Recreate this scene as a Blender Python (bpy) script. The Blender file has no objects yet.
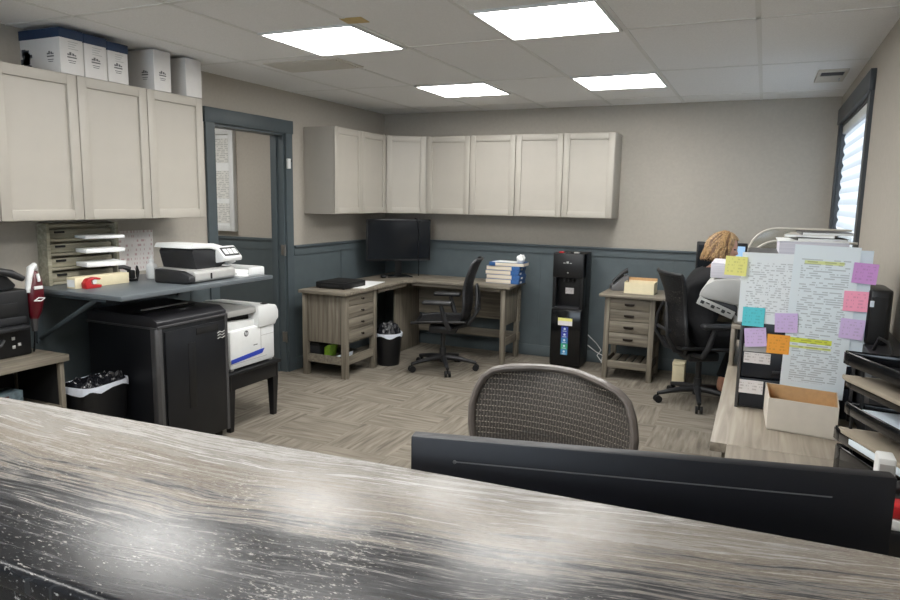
import bpy, bmesh, math, random
from mathutils import Vector, Matrix, Euler, noise as mnoise
random.seed(7)
S = bpy.context.scene
C = S.collection
PI = math.pi
XL, XR, YB, YF, H = -3.777, 0.511, 6.564, -2.6, 2.44
RAIL = 1.126

# ------------------------------------------------------------ materials
def lin(c):
    return tuple(((v/255)/12.92 if v/255 <= 0.04045 else ((v/255+0.055)/1.055)**2.4) for v in c)+(1,)
def new_mat(name):
    m = bpy.data.materials.new(name); m.use_nodes = True
    nt = m.node_tree
    return m, nt, nt.nodes['Principled BSDF']
def N(nt, t, **kw):
    n = nt.nodes.new(t)
    for k, v in kw.items():
        if k.startswith('i_'):
            n.inputs[k[2:].replace('_', ' ')].default_value = v
        else: setattr(n, k, v)
    return n
def ramp(nt, stops, interp='LINEAR'):
    r = nt.nodes.new('ShaderNodeValToRGB'); cr = r.color_ramp; cr.interpolation = interp
    while len(cr.elements) < len(stops): cr.elements.new(0.5)
    for e, (p, c) in zip(cr.elements, stops): e.position = p; e.color = c
    return r
def plain(name, col, rough=0.5, var=0.06, scale=30, metal=0, bump=0, spec=0.5, coat=0):
    m, nt, b = new_mat(name)
    L = nt.links
    tc = N(nt, 'ShaderNodeTexCoord')
    no = N(nt, 'ShaderNodeTexNoise'); no.inputs['Scale'].default_value = scale; no.inputs['Detail'].default_value = 3
    L.new(tc.outputs['Object'], no.inputs['Vector'])
    c = lin(col)
    lo = tuple(max(0, v*(1-var)) for v in c[:3])+(1,); hi = tuple(min(1, v*(1+var)) for v in c[:3])+(1,)
    r = ramp(nt, [(0.3, lo), (0.7, hi)])
    L.new(no.outputs['Fac'], r.inputs['Fac']); L.new(r.outputs['Color'], b.inputs['Base Color'])
    b.inputs['Roughness'].default_value = rough; b.inputs['Metallic'].default_value = metal
    b.inputs['Specular IOR Level'].default_value = spec
    b.inputs['Coat Weight'].default_value = coat
    if bump:
        bp = N(nt, 'ShaderNodeBump'); bp.inputs['Strength'].default_value = bump; bp.inputs['Distance'].default_value = 0.002
        L.new(no.outputs['Fac'], bp.inputs['Height']); L.new(bp.outputs['Normal'], b.inputs['Normal'])
    return m
def wood(name, lo, mid, hi, axis='Z', rough=0.6):
    """weathered grain running along one object axis"""
    m, nt, b = new_mat(name); L = nt.links
    tc = N(nt, 'ShaderNodeTexCoord'); mp = N(nt, 'ShaderNodeMapping')
    s = {'X': (1.5, 30, 30), 'Y': (30, 1.5, 30), 'Z': (30, 30, 1.5)}[axis]
    mp.inputs['Scale'].default_value = s
    no = N(nt, 'ShaderNodeTexNoise'); no.inputs['Scale'].default_value = 1.4; no.inputs['Detail'].default_value = 6; no.inputs['Distortion'].default_value = 0.6
    L.new(tc.outputs['Object'], mp.inputs['Vector']); L.new(mp.outputs['Vector'], no.inputs['Vector'])
    r = ramp(nt, [(0.28, lin(lo)), (0.5, lin(mid)), (0.72, lin(hi))])
    L.new(no.outputs['Fac'], r.inputs['Fac']); L.new(r.outputs['Color'], b.inputs['Base Color'])
    b.inputs['Roughness'].default_value = rough
    bp = N(nt, 'ShaderNodeBump'); bp.inputs['Strength'].default_value = 0.15; bp.inputs['Distance'].default_value = 0.002
    L.new(no.outputs['Fac'], bp.inputs['Height']); L.new(bp.outputs['Normal'], b.inputs['Normal'])
    return m
def math_n(nt, op, a, b=None):
    n = nt.nodes.new('ShaderNodeMath'); n.operation = op
    for i, v in enumerate((a, b)):
        if v is None: continue
        if isinstance(v, (int, float)): n.inputs[i].default_value = v
        else: nt.links.new(v, n.inputs[i])
    return n.outputs[0]
def printed(name, paper, ink, pitch=0.012, dens=0.5, width=0.02, band=None, margin=None):
    """lines of small print in the local x (along the line) / y (down the page) plane"""
    m, nt, b = new_mat(name); L = nt.links
    tc = N(nt, 'ShaderNodeTexCoord'); sx = N(nt, 'ShaderNodeSeparateXYZ'); L.new(tc.outputs['Object'], sx.inputs[0])
    fy = math_n(nt, 'FRACT', math_n(nt, 'DIVIDE', sx.outputs['Y'], pitch))
    line = math_n(nt, 'LESS_THAN', fy, 0.5)
    row = math_n(nt, 'FLOOR', math_n(nt, 'DIVIDE', sx.outputs['Y'], pitch))
    cx = N(nt, 'ShaderNodeCombineXYZ')
    L.new(math_n(nt, 'DIVIDE', sx.outputs['X'], width), cx.inputs[0]); L.new(math_n(nt, 'MULTIPLY', row, 7.31), cx.inputs[1])
    no = N(nt, 'ShaderNodeTexNoise'); no.inputs['Scale'].default_value = 1.0; no.inputs['Detail'].default_value = 2
    L.new(cx.outputs[0], no.inputs['Vector'])
    word = math_n(nt, 'GREATER_THAN', no.outputs['Fac'], 1-dens)
    f = math_n(nt, 'MULTIPLY', line, word)
    if margin:
        f = math_n(nt, 'MULTIPLY', f, math_n(nt, 'LESS_THAN', math_n(nt, 'ABSOLUTE', sx.outputs['X']), margin[0]))
        f = math_n(nt, 'MULTIPLY', f, math_n(nt, 'LESS_THAN', math_n(nt, 'ABSOLUTE', sx.outputs['Y']), margin[1]))
    f = math_n(nt, 'MULTIPLY', f, 0.45)
    mx = N(nt, 'ShaderNodeMix', data_type='RGBA')
    L.new(f, mx.inputs['Factor']); mx.inputs['A'].default_value = lin(paper); mx.inputs['B'].default_value = lin(ink)
    out = mx.outputs['Result']
    for bnd in (band or []):
        (y0, y1, x0, x1, col) = bnd
        g = math_n(nt, 'MULTIPLY', math_n(nt, 'GREATER_THAN', sx.outputs['Y'], y0), math_n(nt, 'LESS_THAN', sx.outputs['Y'], y1))
        g = math_n(nt, 'MULTIPLY', g, math_n(nt, 'MULTIPLY', math_n(nt, 'GREATER_THAN', sx.outputs['X'], x0), math_n(nt, 'LESS_THAN', sx.outputs['X'], x1)))
        m2 = N(nt, 'ShaderNodeMix', data_type='RGBA', blend_type='MULTIPLY')
        L.new(g, m2.inputs['Factor']); L.new(out, m2.inputs['A']); m2.inputs['B'].default_value = lin(col)
        out = m2.outputs['Result']
    L.new(out, b.inputs['Base Color']); b.inputs['Roughness'].default_value = 0.8
    return m
def edges_stack(name, c1, c2, pitch=0.004):
    m, nt, b = new_mat(name); L = nt.links
    tc = N(nt, 'ShaderNodeTexCoord'); sx = N(nt, 'ShaderNodeSeparateXYZ'); L.new(tc.outputs['Object'], sx.inputs[0])
    no = N(nt, 'ShaderNodeTexNoise'); no.inputs['Scale'].default_value = 1.0; no.inputs['Detail'].default_value = 1
    cx = N(nt, 'ShaderNodeCombineXYZ'); L.new(math_n(nt, 'DIVIDE', sx.outputs['Z'], pitch), cx.inputs[2])
    L.new(cx.outputs[0], no.inputs['Vector'])
    r = ramp(nt, [(0.35, lin(c2)), (0.6, lin(c1))]); L.new(no.outputs['Fac'], r.inputs['Fac'])
    L.new(r.outputs['Color'], b.inputs['Base Color']); b.inputs['Roughness'].default_value = 0.8
    return m
def emit(name, col, strength):
    m = bpy.data.materials.new(name); m.use_nodes = True; nt = m.node_tree
    nt.nodes.clear(); o = nt.nodes.new('ShaderNodeOutputMaterial'); e = nt.nodes.new('ShaderNodeEmission')
    e.inputs['Color'].default_value = col; e.inputs['Strength'].default_value = strength
    nt.links.new(e.outputs[0], o.inputs[0]); return m

M = {}
M['wall'] = plain('wall_paint', (175, 169, 159), 0.75, 0.03, 40, bump=0.08)
M['wains'] = plain('blue_wainscot', (84, 94, 98), 0.5, 0.05, 12)
M['trimblue'] = plain('blue_trim', (76, 86, 91), 0.45, 0.05, 14)
M['cab'] = plain('cabinet_paint', (170, 165, 156), 0.45, 0.02, 8)
M['ceil'] = plain('ceiling_tile', (238, 238, 238), 0.9, 0.05, 160, bump=0.3)
M['tee'] = plain('ceiling_grid', (226, 226, 224), 0.6, 0.03)
M['white'] = plain('white_plastic', (222, 224, 224), 0.4, 0.02)
M['offwhite'] = plain('beige_plastic', (205, 200, 190), 0.45, 0.02)
M['ltgrey'] = plain('light_grey_plastic', (170, 170, 168), 0.45, 0.03)
M['midgrey'] = plain('mid_grey_plastic', (95, 95, 97), 0.45, 0.05)
M['dkgrey'] = plain('dark_grey_plastic', (38, 39, 42), 0.45, 0.08)
M['black'] = plain('black_plastic', (15, 16, 19), 0.42, 0.1)
M['blackmatte'] = plain('black_matte', (12, 13, 15), 0.7, 0.1)
M['shred'] = plain('shredder_black', (15, 17, 22), 0.42, 0.1)
M['shredtop'] = plain('shredder_lid', (38, 38, 42), 0.4, 0.06)
M['silver'] = plain('silver_plastic', (86, 86, 88), 0.35, 0.04, metal=0.4)
M['gloss'] = plain('gloss_black', (12, 13, 16), 0.15, 0.05)
M['screen'] = plain('dark_screen', (26, 29, 33), 0.12, 0.02)
M['monback'] = plain('navy_black_plastic', (3, 7, 19), 0.5, 0.08)
M['navy'] = plain('navy_drawer_plastic', (18, 23, 32), 0.4, 0.08)
M['bag'] = plain('black_bag', (24, 25, 30), 0.22, 0.2, 60)
M['liner'] = plain('white_liner', (214, 220, 232), 0.5, 0.05)
M['metal'] = plain('metal', (150, 148, 145), 0.35, 0.05, metal=0.9)
M['bronze'] = plain('dark_bronze', (46, 40, 36), 0.4, 0.1, metal=0.7)
M['shelfblue'] = plain('slate_blue_shelf', (96, 103, 108), 0.35, 0.06, 18)
M['paper'] = plain('paper', (236, 238, 238), 0.8, 0.02)
M['paperblue'] = plain('cool_paper', (216, 228, 238), 0.8, 0.02)
M['manila'] = plain('manila', (150, 140, 124), 0.8, 0.05)
M['cream'] = plain('cream_card', (226, 216, 184), 0.75, 0.03)
M['card'] = plain('cardboard', (196, 160, 116), 0.85, 0.06, 60)
M['cardwhite'] = plain('box_white', (208, 201, 190), 0.8, 0.03)
M['boxwhite'] = plain('carton_white', (214, 212, 210), 0.7, 0.02)
M['boxblue'] = plain('carton_blue', (34, 54, 84), 0.6, 0.08)
M['bookblue'] = plain('book_blue', (48, 92, 150), 0.5, 0.25, 30)
M['pages'] = edges_stack('book_pages', (236, 228, 212), (196, 180, 156), 0.006)
M['reams'] = edges_stack('ream_edges', (216, 214, 222), (190, 188, 200), 0.003)
M['red'] = plain('red_plastic', (176, 34, 38), 0.35, 0.1)
M['maroon'] = plain('maroon_plastic', (84, 15, 26), 0.3, 0.1)
M['green'] = plain('green_pack', (130, 170, 50), 0.5, 0.2)
M['hpblue'] = plain('blue_stripe', (42, 66, 170), 0.4, 0.05)
M['hair'] = plain('blond_hair', (160, 128, 88), 0.5, 0.5, 70)
M['hairdark'] = plain('brown_hair', (106, 78, 54), 0.55, 0.3, 70)
M['skin'] = plain('skin', (205, 150, 126), 0.55, 0.05)
M['cloth'] = plain('black_cloth', (15, 16, 20), 0.9, 0.15, 60, bump=0.3)
M['lips'] = plain('lips', (170, 96, 90), 0.5, 0.05)
M['eyes'] = plain('eyes', (50, 40, 35), 0.3, 0.05)
M['shoe'] = plain('tan_shoe', (150, 130, 108), 0.7, 0.1)
M['orgwood'] = wood('sorter_wood', (120, 116, 100), (150, 146, 128), (172, 168, 150), 'Y', 0.65)
for ax in 'XYZ':
    M['wood'+ax] = wood('greige_wood_'+ax, (92, 86, 76), (120, 113, 101), (142, 135, 121), ax)
    M['lwood'+ax] = wood('pale_oak_'+ax, (124, 116, 104), (146, 137, 124), (164, 156, 143), ax, 0.4)
M['bulb'] = emit('lit_diffuser', (1.0, 0.985, 0.95, 1), 9.0)
M['screenlit'] = emit('lit_screen', (0.42, 0.66, 0.95, 1), 0.38)
for nm, c in dict(yellow=(236, 232, 140), teal=(96, 210, 222), lilac=(214, 190, 236), lilac2=(218, 194, 238), orange=(248, 170, 68), purple=(206, 152, 214), pink=(254, 168, 196)).items():
    M['note_'+nm] = printed('note_'+nm, c, tuple(int(v*.8) for v in c), 0.012, 0.5, 0.012, margin=(0.03, 0.028))
M['print1'] = printed('printed_table', (232, 238, 242), (120, 124, 130), 0.0085, 0.5, 0.016, margin=(0.09, 0.10))
M['print2'] = printed('printed_list', (226, 236, 242), (104, 112, 120), 0.0085, 0.52, 0.03, margin=(0.08, 0.235),
    band=[(-0.085, -0.066, -0.09, 0.05, (246, 246, 90)), (-0.105, -0.096, -0.09, 0.05, (246, 246, 150)), (0.215, 0.228, -0.07, 0.06, (244, 244, 170))])
M['print3'] = printed('printed_note', (226, 226, 222), (120, 122, 124), 0.018, 0.55, 0.03)
M['label'] = printed('printed_label', (226, 222, 222), (150, 140, 140), 0.012, 0.5, 0.012, margin=(0.045, 0.016))
M['poster'] = printed('red_speckled_notice', (220, 216, 214), (150, 44, 54), 0.03, 0.45, 0.016)
def make_pellicle():
    m, nt, b = new_mat('mesh_weave'); L = nt.links
    tc = N(nt, 'ShaderNodeTexCoord'); sx = N(nt, 'ShaderNodeSeparateXYZ'); L.new(tc.outputs['Object'], sx.inputs[0])
    no = N(nt, 'ShaderNodeTexNoise'); no.inputs['Scale'].default_value = 14; L.new(tc.outputs['Object'], no.inputs['Vector'])
    xx = math_n(nt, 'ADD', sx.outputs['X'], math_n(nt, 'MULTIPLY', no.outputs['Fac'], 0.004))
    fx = math_n(nt, 'FRACT', math_n(nt, 'DIVIDE', xx, 0.0105))
    v = math_n(nt, 'FRACT', math_n(nt, 'ADD', math_n(nt, 'DIVIDE', sx.outputs['Z'], 0.026), math_n(nt, 'MULTIPLY', math_n(nt, 'FLOOR', math_n(nt, 'DIVIDE', xx, 0.0105)), 0.37)))
    rib = math_n(nt, 'LESS_THAN', fx, 0.36)
    dash = math_n(nt, 'LESS_THAN', v, 0.78)
    mx = N(nt, 'ShaderNodeMix', data_type='RGBA'); mx.inputs['A'].default_value = lin((62, 58, 55)); mx.inputs['B'].default_value = lin((100, 95, 90))
    L.new(math_n(nt, 'MULTIPLY', rib, dash), mx.inputs['Factor']); L.new(mx.outputs['Result'], b.inputs['Base Color'])
    b.inputs['Roughness'].default_value = 0.6
    # open holes between the strands
    hole = math_n(nt, 'MULTIPLY', math_n(nt, 'GREATER_THAN', fx, 0.5), math_n(nt, 'LESS_THAN', math_n(nt, 'FRACT', math_n(nt, 'DIVIDE', sx.outputs['Z'], 0.020)), 0.22))
    L.new(math_n(nt, 'SUBTRACT', 1.0, hole), b.inputs['Alpha'])
    return m
M['pellicle'] = make_pellicle()
def make_blackmesh():
    m, nt, b = new_mat('black_weave'); L = nt.links
    tc = N(nt, 'ShaderNodeTexCoord'); vo = N(nt, 'ShaderNodeTexVoronoi'); vo.inputs['Scale'].default_value = 110
    L.new(tc.outputs['Object'], vo.inputs['Vector'])
    b.inputs['Base Color'].default_value = lin((22, 22, 25)); b.inputs['Roughness'].default_value = 0.6
    L.new(math_n(nt, 'GREATER_THAN', vo.outputs['Distance'], 0.38), b.inputs['Alpha'])
    return m
M['blackmesh'] = make_blackmesh()
def make_carpet():
    m, nt, b = new_mat('carpet_tile'); L = nt.links
    tc = N(nt, 'ShaderNodeTexCoord'); mp = N(nt, 'ShaderNodeMapping')
    mp.inputs['Rotation'].default_value = (0, 0, math.radians(0)); mp.inputs['Location'].default_value = (0.13, 0.21, 0)
    L.new(tc.outputs['Object'], mp.inputs['Vector'])
    ch = N(nt, 'ShaderNodeTexChecker'); ch.inputs['Scale'].default_value = 1/0.46; L.new(mp.outputs['Vector'], ch.inputs['Vector'])
    outs = []
    for sc in ((3.0, 34, 1), (34, 3.0, 1)):
        m2 = N(nt, 'ShaderNodeMapping'); m2.inputs['Scale'].default_value = sc; L.new(mp.outputs['Vector'], m2.inputs['Vector'])
        n = N(nt, 'ShaderNodeTexNoise'); n.inputs['Scale'].default_value = 1.0; n.inputs['Detail'].default_value = 3; n.inputs['Distortion'].default_value = 0.4
        L.new(m2.outputs['Vector'], n.inputs['Vector']); outs.append(n.outputs['Fac'])
    mx = N(nt, 'ShaderNodeMix', data_type='FLOAT')
    L.new(ch.outputs['Fac'], mx.inputs['Factor']); L.new(outs[0], mx.inputs['A']); L.new(outs[1], mx.inputs['B'])
    r = ramp(nt, [(0.3, lin((112, 105, 96))), (0.48, lin((134, 127, 116))), (0.68, lin((152, 145, 133)))])
    L.new(mx.outputs['Result'], r.inputs['Fac'])
    fine = N(nt, 'ShaderNodeTexNoise'); fine.inputs['Scale'].default_value = 260; L.new(tc.outputs['Object'], fine.inputs['Vector'])
    m3 = N(nt, 'ShaderNodeMix', data_type='RGBA', blend_type='MULTIPLY'); m3.inputs['Factor'].default_value = 0.35
    L.new(r.outputs['Color'], m3.inputs['A']); L.new(fine.outputs['Fac'], m3.inputs['B'])
    L.new(m3.outputs['Result'], b.inputs['Base Color']); b.inputs['Roughness'].default_value = 0.95; b.inputs['Specular IOR Level'].default_value = 0.1
    bp = N(nt, 'ShaderNodeBump'); bp.inputs['Strength'].default_value = 0.4; bp.inputs['Distance'].default_value = 0.004
    L.new(fine.outputs['Fac'], bp.inputs['Height']); L.new(bp.outputs['Normal'], b.inputs['Normal'])
    return m
M['carpet'] = make_carpet()
def make_stone():
    m, nt, b = new_mat('streaked_stone'); L = nt.links
    tc = N(nt, 'ShaderNodeTexCoord'); sx = N(nt, 'ShaderNodeSeparateXYZ'); L.new(tc.outputs['Object'], sx.inputs[0])
    # slow waviness of the bedding
    mpw = N(nt, 'ShaderNodeMapping'); mpw.inputs['Scale'].default_value = (0.9, 2.2, 1); L.new(tc.outputs['Object'], mpw.inputs['Vector'])
    w = N(nt, 'ShaderNodeTexNoise'); w.inputs['Scale'].default_value = 1.6; w.inputs['Detail'].default_value = 3; L.new(mpw.outputs['Vector'], w.inputs['Vector'])
    wob = math_n(nt, 'MULTIPLY', math_n(nt, 'SUBTRACT', w.outputs['Fac'], 0.5), 0.10)
    # object origin lies at (-1.6, 0.8): v runs from the front edge (0) to the back edge (about 0.55), climbing to the right
    v = math_n(nt, 'ADD', math_n(nt, 'SUBTRACT', math_n(nt, 'ADD', sx.outputs['Y'], 0.255), math_n(nt, 'MULTIPLY', math_n(nt, 'MAXIMUM', math_n(nt, 'SUBTRACT', sx.outputs['X'], 0.8), 0.0), 0.19)), wob)
    # streaks: noise stretched along x in the warped frame
    cx = N(nt, 'ShaderNodeCombineXYZ'); L.new(math_n(nt, 'MULTIPLY', sx.outputs['X'], 1.6), cx.inputs[0]); L.new(math_n(nt, 'MULTIPLY', v, 48), cx.inputs[1])
    st0 = N(nt, 'ShaderNodeTexNoise'); st0.inputs['Scale'].default_value = 1.0; st0.inputs['Detail'].default_value = 6; st0.inputs['Roughness'].default_value = 0.7; st0.inputs['Distortion'].default_value = 0.15
    L.new(cx.outputs[0], st0.inputs['Vector'])
    cx2 = N(nt, 'ShaderNodeCombineXYZ'); L.new(math_n(nt, 'MULTIPLY', sx.outputs['X'], 11), cx2.inputs[0]); L.new(math_n(nt, 'MULTIPLY', v, 190), cx2.inputs[1])
    st1 = N(nt, 'ShaderNodeTexNoise'); st1.inputs['Scale'].default_value = 1.0; st1.inputs['Detail'].default_value = 5; st1.inputs['Roughness'].default_value = 0.7
    L.new(cx2.outputs[0], st1.inputs['Vector'])
    stm = N(nt, 'ShaderNodeMix', data_type='FLOAT'); stm.inputs['Factor'].default_value = 0.38
    L.new(st0.outputs['Fac'], stm.inputs['A']); L.new(st1.outputs['Fac'], stm.inputs['B'])
    st_f = stm.outputs['Result']
    # band position plus streaks
    t = math_n(nt, 'ADD', math_n(nt, 'MULTIPLY', math_n(nt, 'ADD', v, 0.005), 1.9), math_n(nt, 'MULTIPLY', math_n(nt, 'SUBTRACT', st_f, 0.5), 2.4))
    r = ramp(nt, [(0.0, lin((26, 27, 30))), (0.18, lin((40, 41, 44))), (0.30, lin((64, 64, 66))), (0.36, lin((98, 97, 97))), (0.42, lin((136, 131, 125))), (0.48, lin((84, 76, 68))), (0.55, lin((142, 135, 126))), (0.62, lin((102, 93, 83))), (0.70, lin((152, 148, 142))), (0.80, lin((116, 112, 108))), (0.9, lin((178, 176, 173))), (1.0, lin((136, 133, 130)))])  # paler greys at the back: stone colour with some reflection painted in
    L.new(t, r.inputs['Fac'])
    # pale flecks in the dark bed
    fl = N(nt, 'ShaderNodeTexNoise'); fl.inputs['Scale'].default_value = 150; fl.inputs['Detail'].default_value = 4; fl.inputs['Roughness'].default_value = 0.7
    mpf = N(nt, 'ShaderNodeMapping'); mpf.inputs['Scale'].default_value = (0.55, 1.5, 1); L.new(tc.outputs['Object'], mpf.inputs['Vector']); L.new(mpf.outputs['Vector'], fl.inputs['Vector'])
    big = N(nt, 'ShaderNodeTexNoise'); big.inputs['Scale'].default_value = 5.0; L.new(tc.outputs['Object'], big.inputs['Vector'])
    fr = ramp(nt, [(0.64, (0, 0, 0, 1)), (0.70, (1, 1, 1, 1))]); L.new(math_n(nt, 'ADD', fl.outputs['Fac'], math_n(nt, 'MULTIPLY', math_n(nt, 'SUBTRACT', big.outputs['Fac'], 0.5), 0.45)), fr.inputs['Fac'])
    mx = N(nt, 'ShaderNodeMix', data_type='RGBA'); L.new(math_n(nt, 'MULTIPLY', fr.outputs['Color'], 0.5), mx.inputs['Factor']); L.new(r.outputs['Color'], mx.inputs['A']); mx.inputs['B'].default_value = lin((196, 192, 186))
    L.new(mx.outputs['Result'], b.inputs['Base Color'])
    rr = ramp(nt, [(0.3, (0.19, 0.19, 0.19, 1)), (0.7, (0.32, 0.32, 0.32, 1))]); L.new(st_f, rr.inputs['Fac']); L.new(rr.outputs['Color'], b.inputs['Roughness']); b.inputs['Specular IOR Level'].default_value = 0.3
    bp = N(nt, 'ShaderNodeBump'); bp.inputs['Strength'].default_value = 0.12; bp.inputs['Distance'].default_value = 0.002
    L.new(fl.outputs['Fac'], bp.inputs['Height']); L.new(bp.outputs['Normal'], b.inputs['Normal'])
    return m
M['stone'] = make_stone()
def make_blind():
    m, nt, b = new_mat('zebra_blind'); L = nt.links
    tc = N(nt, 'ShaderNodeTexCoord'); sx = N(nt, 'ShaderNodeSeparateXYZ'); L.new(tc.outputs['Object'], sx.inputs[0])
    f = math_n(nt, 'FRACT', math_n(nt, 'DIVIDE', sx.outputs['Z'], 0.085))
    r = ramp(nt, [(0.0, lin((188, 189, 190))), (0.4, lin((200, 201, 202))), (0.55, lin((226, 226, 224))), (1.0, lin((232, 232, 230)))])
    L.new(f, r.inputs['Fac']); L.new(r.outputs['Color'], b.inputs['Base Color']); b.inputs['Roughness'].default_value = 0.8
    tl = N(nt, 'ShaderNodeBsdfTranslucent'); L.new(r.outputs['Color'], tl.inputs['Color'])
    ms = N(nt, 'ShaderNodeMixShader'); ms.inputs[0].default_value = 0.55
    L.new(b.outputs[0], ms.inputs[1]); L.new(tl.outputs[0], ms.inputs[2])
    L.new(ms.outputs[0], nt.nodes['Material Output'].inputs[0]); return m
M['blind'] = make_blind()
def make_glass(name, col=(1, 1, 1, 1), rough=0.0):
    m = bpy.data.materials.new(name); m.use_nodes = True; nt = m.node_tree; nt.nodes.clear()
    o = nt.nodes.new('ShaderNodeOutputMaterial'); t = nt.nodes.new('ShaderNodeBsdfTransparent'); g = nt.nodes.new('ShaderNodeBsdfGlossy')
    g.inputs['Roughness'].default_value = 0.08; t.inputs['Color'].default_value = col
    fr = nt.nodes.new('ShaderNodeFresnel'); fr.inputs[0].default_value = 1.45; ms = nt.nodes.new('ShaderNodeMixShader')
    nt.links.new(fr.outputs[0], ms.inputs[0]); nt.links.new(t.outputs[0], ms.inputs[1]); nt.links.new(g.outputs[0], ms.inputs[2])
    nt.links.new(ms.outputs[0], o.inputs[0]); return m
M['glass'] = make_glass('window_glass')
M['acrylic'] = make_glass('clear_acrylic', (0.86, 0.86, 0.84, 1))

# ------------------------------------------------------------ geometry helpers
def nb(): return bmesh.new()
def merge(bm, tmp, mi=0, mat=None):
    if mat is not None: bmesh.ops.transform(tmp, matrix=mat, verts=tmp.verts)
    vm = {v: bm.verts.new(v.co) for v in tmp.verts}
    for f in tmp.faces:
        try:
            nf = bm.faces.new([vm[v] for v in f.verts]); nf.material_index = mi if mi else f.material_index
        except ValueError: pass
    tmp.free()
def box(bm, x0, x1, y0, y1, z0, z1, bev=0.0, mi=0, mat=None, seg=2):
    t = bmesh.new(); bmesh.ops.create_cube(t, size=1)
    bmesh.ops.scale(t, vec=(x1-x0, y1-y0, z1-z0), verts=t.verts)
    bmesh.ops.translate(t, vec=((x0+x1)/2, (y0+y1)/2, (z0+z1)/2), verts=t.verts)
    if bev: bmesh.ops.bevel(t, geom=t.edges[:], offset=min(bev, 0.49*min(abs(x1-x0), abs(y1-y0), abs(z1-z0))), segments=seg, profile=0.5, affect='EDGES')
    merge(bm, t, mi, mat); return bm
def prism(bm, poly, z0, z1, bev=0.0, mi=0, mat=None, seg=2):
    """polygon in xy extruded along z"""
    t = bmesh.new(); vs = [t.verts.new((x, y, z0)) for x, y in poly]
    f = t.faces.new(vs); r = bmesh.ops.extrude_face_region(t, geom=[f])
    bmesh.ops.translate(t, vec=(0, 0, z1-z0), verts=[v for v in r['geom'] if isinstance(v, bmesh.types.BMVert)])
    bmesh.ops.recalc_face_normals(t, faces=t.faces)
    if bev: bmesh.ops.bevel(t, geom=t.edges[:], offset=bev, segments=seg, profile=0.5, affect='EDGES')
    merge(bm, t, mi, mat); return bm
AX_YZ = Matrix(((0, 0, 1, 0), (1, 0, 0, 0), (0, 1, 0, 0), (0, 0, 0, 1)))      # (a,b,c)->(x=c,y=a,z=b)
AX_XZ = Matrix(((1, 0, 0, 0), (0, 0, -1, 0), (0, 1, 0, 0), (0, 0, 0, 1)))     # (a,b,c)->(x=a,y=-c,z=b)
def cyl(bm, p0, p1, r0, r1=None, seg=16, mi=0, cap=True):
    return tube(bm, [p0, p1], [r0, r0 if r1 is None else r1], seg, mi, cap)
def tube(bm, pts, rad, seg=10, mi=0, cap=True, closed=False, flat=1.0):
    pts = [Vector(p) for p in pts]; n = len(pts)
    if not isinstance(rad, (list, tuple)): rad = [rad]*n
    up = None; rings = []
    for i, p in enumerate(pts):
        if closed: t = pts[(i+1) % n]-pts[i-1]
        else: t = pts[min(i+1, n-1)]-pts[max(i-1, 0)]
        t.normalize()
        if up is None:
            up = Vector((0, 0, 1)) if abs(t.z) < 0.9 else Vector((0, 1, 0))
        u = (up-t*up.dot(t))
        if u.length < 1e-6: u = t.orthogonal()
        u.normalize(); up = u; w = t.cross(u)
        rings.append([bm.verts.new(p+(u*math.cos(a)*flat+w*math.sin(a))*rad[i]) for a in [2*PI*k/seg for k in range(seg)]])
    m = n if closed else n-1
    for i in range(m):
        A, B = rings[i], rings[(i+1) % n]
        for k in range(seg):
            f = bm.faces.new((A[k], A[(k+1) % seg], B[(k+1) % seg], B[k])); f.material_index = mi
    if cap and not closed:
        for r in (rings[0], rings[-1]):
            f = bm.faces.new(r); f.material_index = mi
    return bm
def lathe(bm, prof, c=(0, 0, 0), seg=24, mi=0):
    rings = []
    for r, z in prof:
        rings.append([bm.verts.new((c[0]+r*math.cos(2*PI*k/seg), c[1]+r*math.sin(2*PI*k/seg), c[2]+z)) for k in range(seg)])
    for A, B in zip(rings, rings[1:]):
        for k in range(seg):
            f = bm.faces.new((A[k], A[(k+1) % seg], B[(k+1) % seg], B[k])); f.material_index = mi
    for r in (rings[0], rings[-1]):
        if (r[0].co-r[seg//2].co).length > 1e-4: bm.faces.new(r).material_index = mi
    return bm
def ell(bm, c, r, rot=None, seg=20, mi=0):
    t = bmesh.new(); bmesh.ops.create_uvsphere(t, u_segments=seg, v_segments=max(6, seg//2), radius=1)
    bmesh.ops.scale(t, vec=r, verts=t.verts)
    mt = Matrix.Translation(c) @ (rot.to_matrix().to_4x4() if rot else Matrix())
    merge(bm, t, mi, mt); return bm
def grid(bm, fn, nu, nv, mi=0, thick=0.0):
    """surface fn(u,v), u,v in 0..1; thick gives it a back"""
    V = [[bm.verts.new(fn(i/nu, j/nv)) for j in range(nv+1)] for i in range(nu+1)]
    fs = []
    for i in range(nu):
        for j in range(nv):
            f = bm.faces.new((V[i][j], V[i+1][j], V[i+1][j+1], V[i][j+1])); f.material_index = mi; fs.append(f)
    if thick:
        bmesh.ops.recalc_face_normals(bm, faces=fs)
        bmesh.ops.solidify(bm, geom=fs, thickness=thick)
    return bm
def local_mat(o):
    m = Matrix.LocRotScale(o.location, o.rotation_euler, o.scale)
    return (local_mat(o.parent) @ m) if o.parent else m
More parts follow.
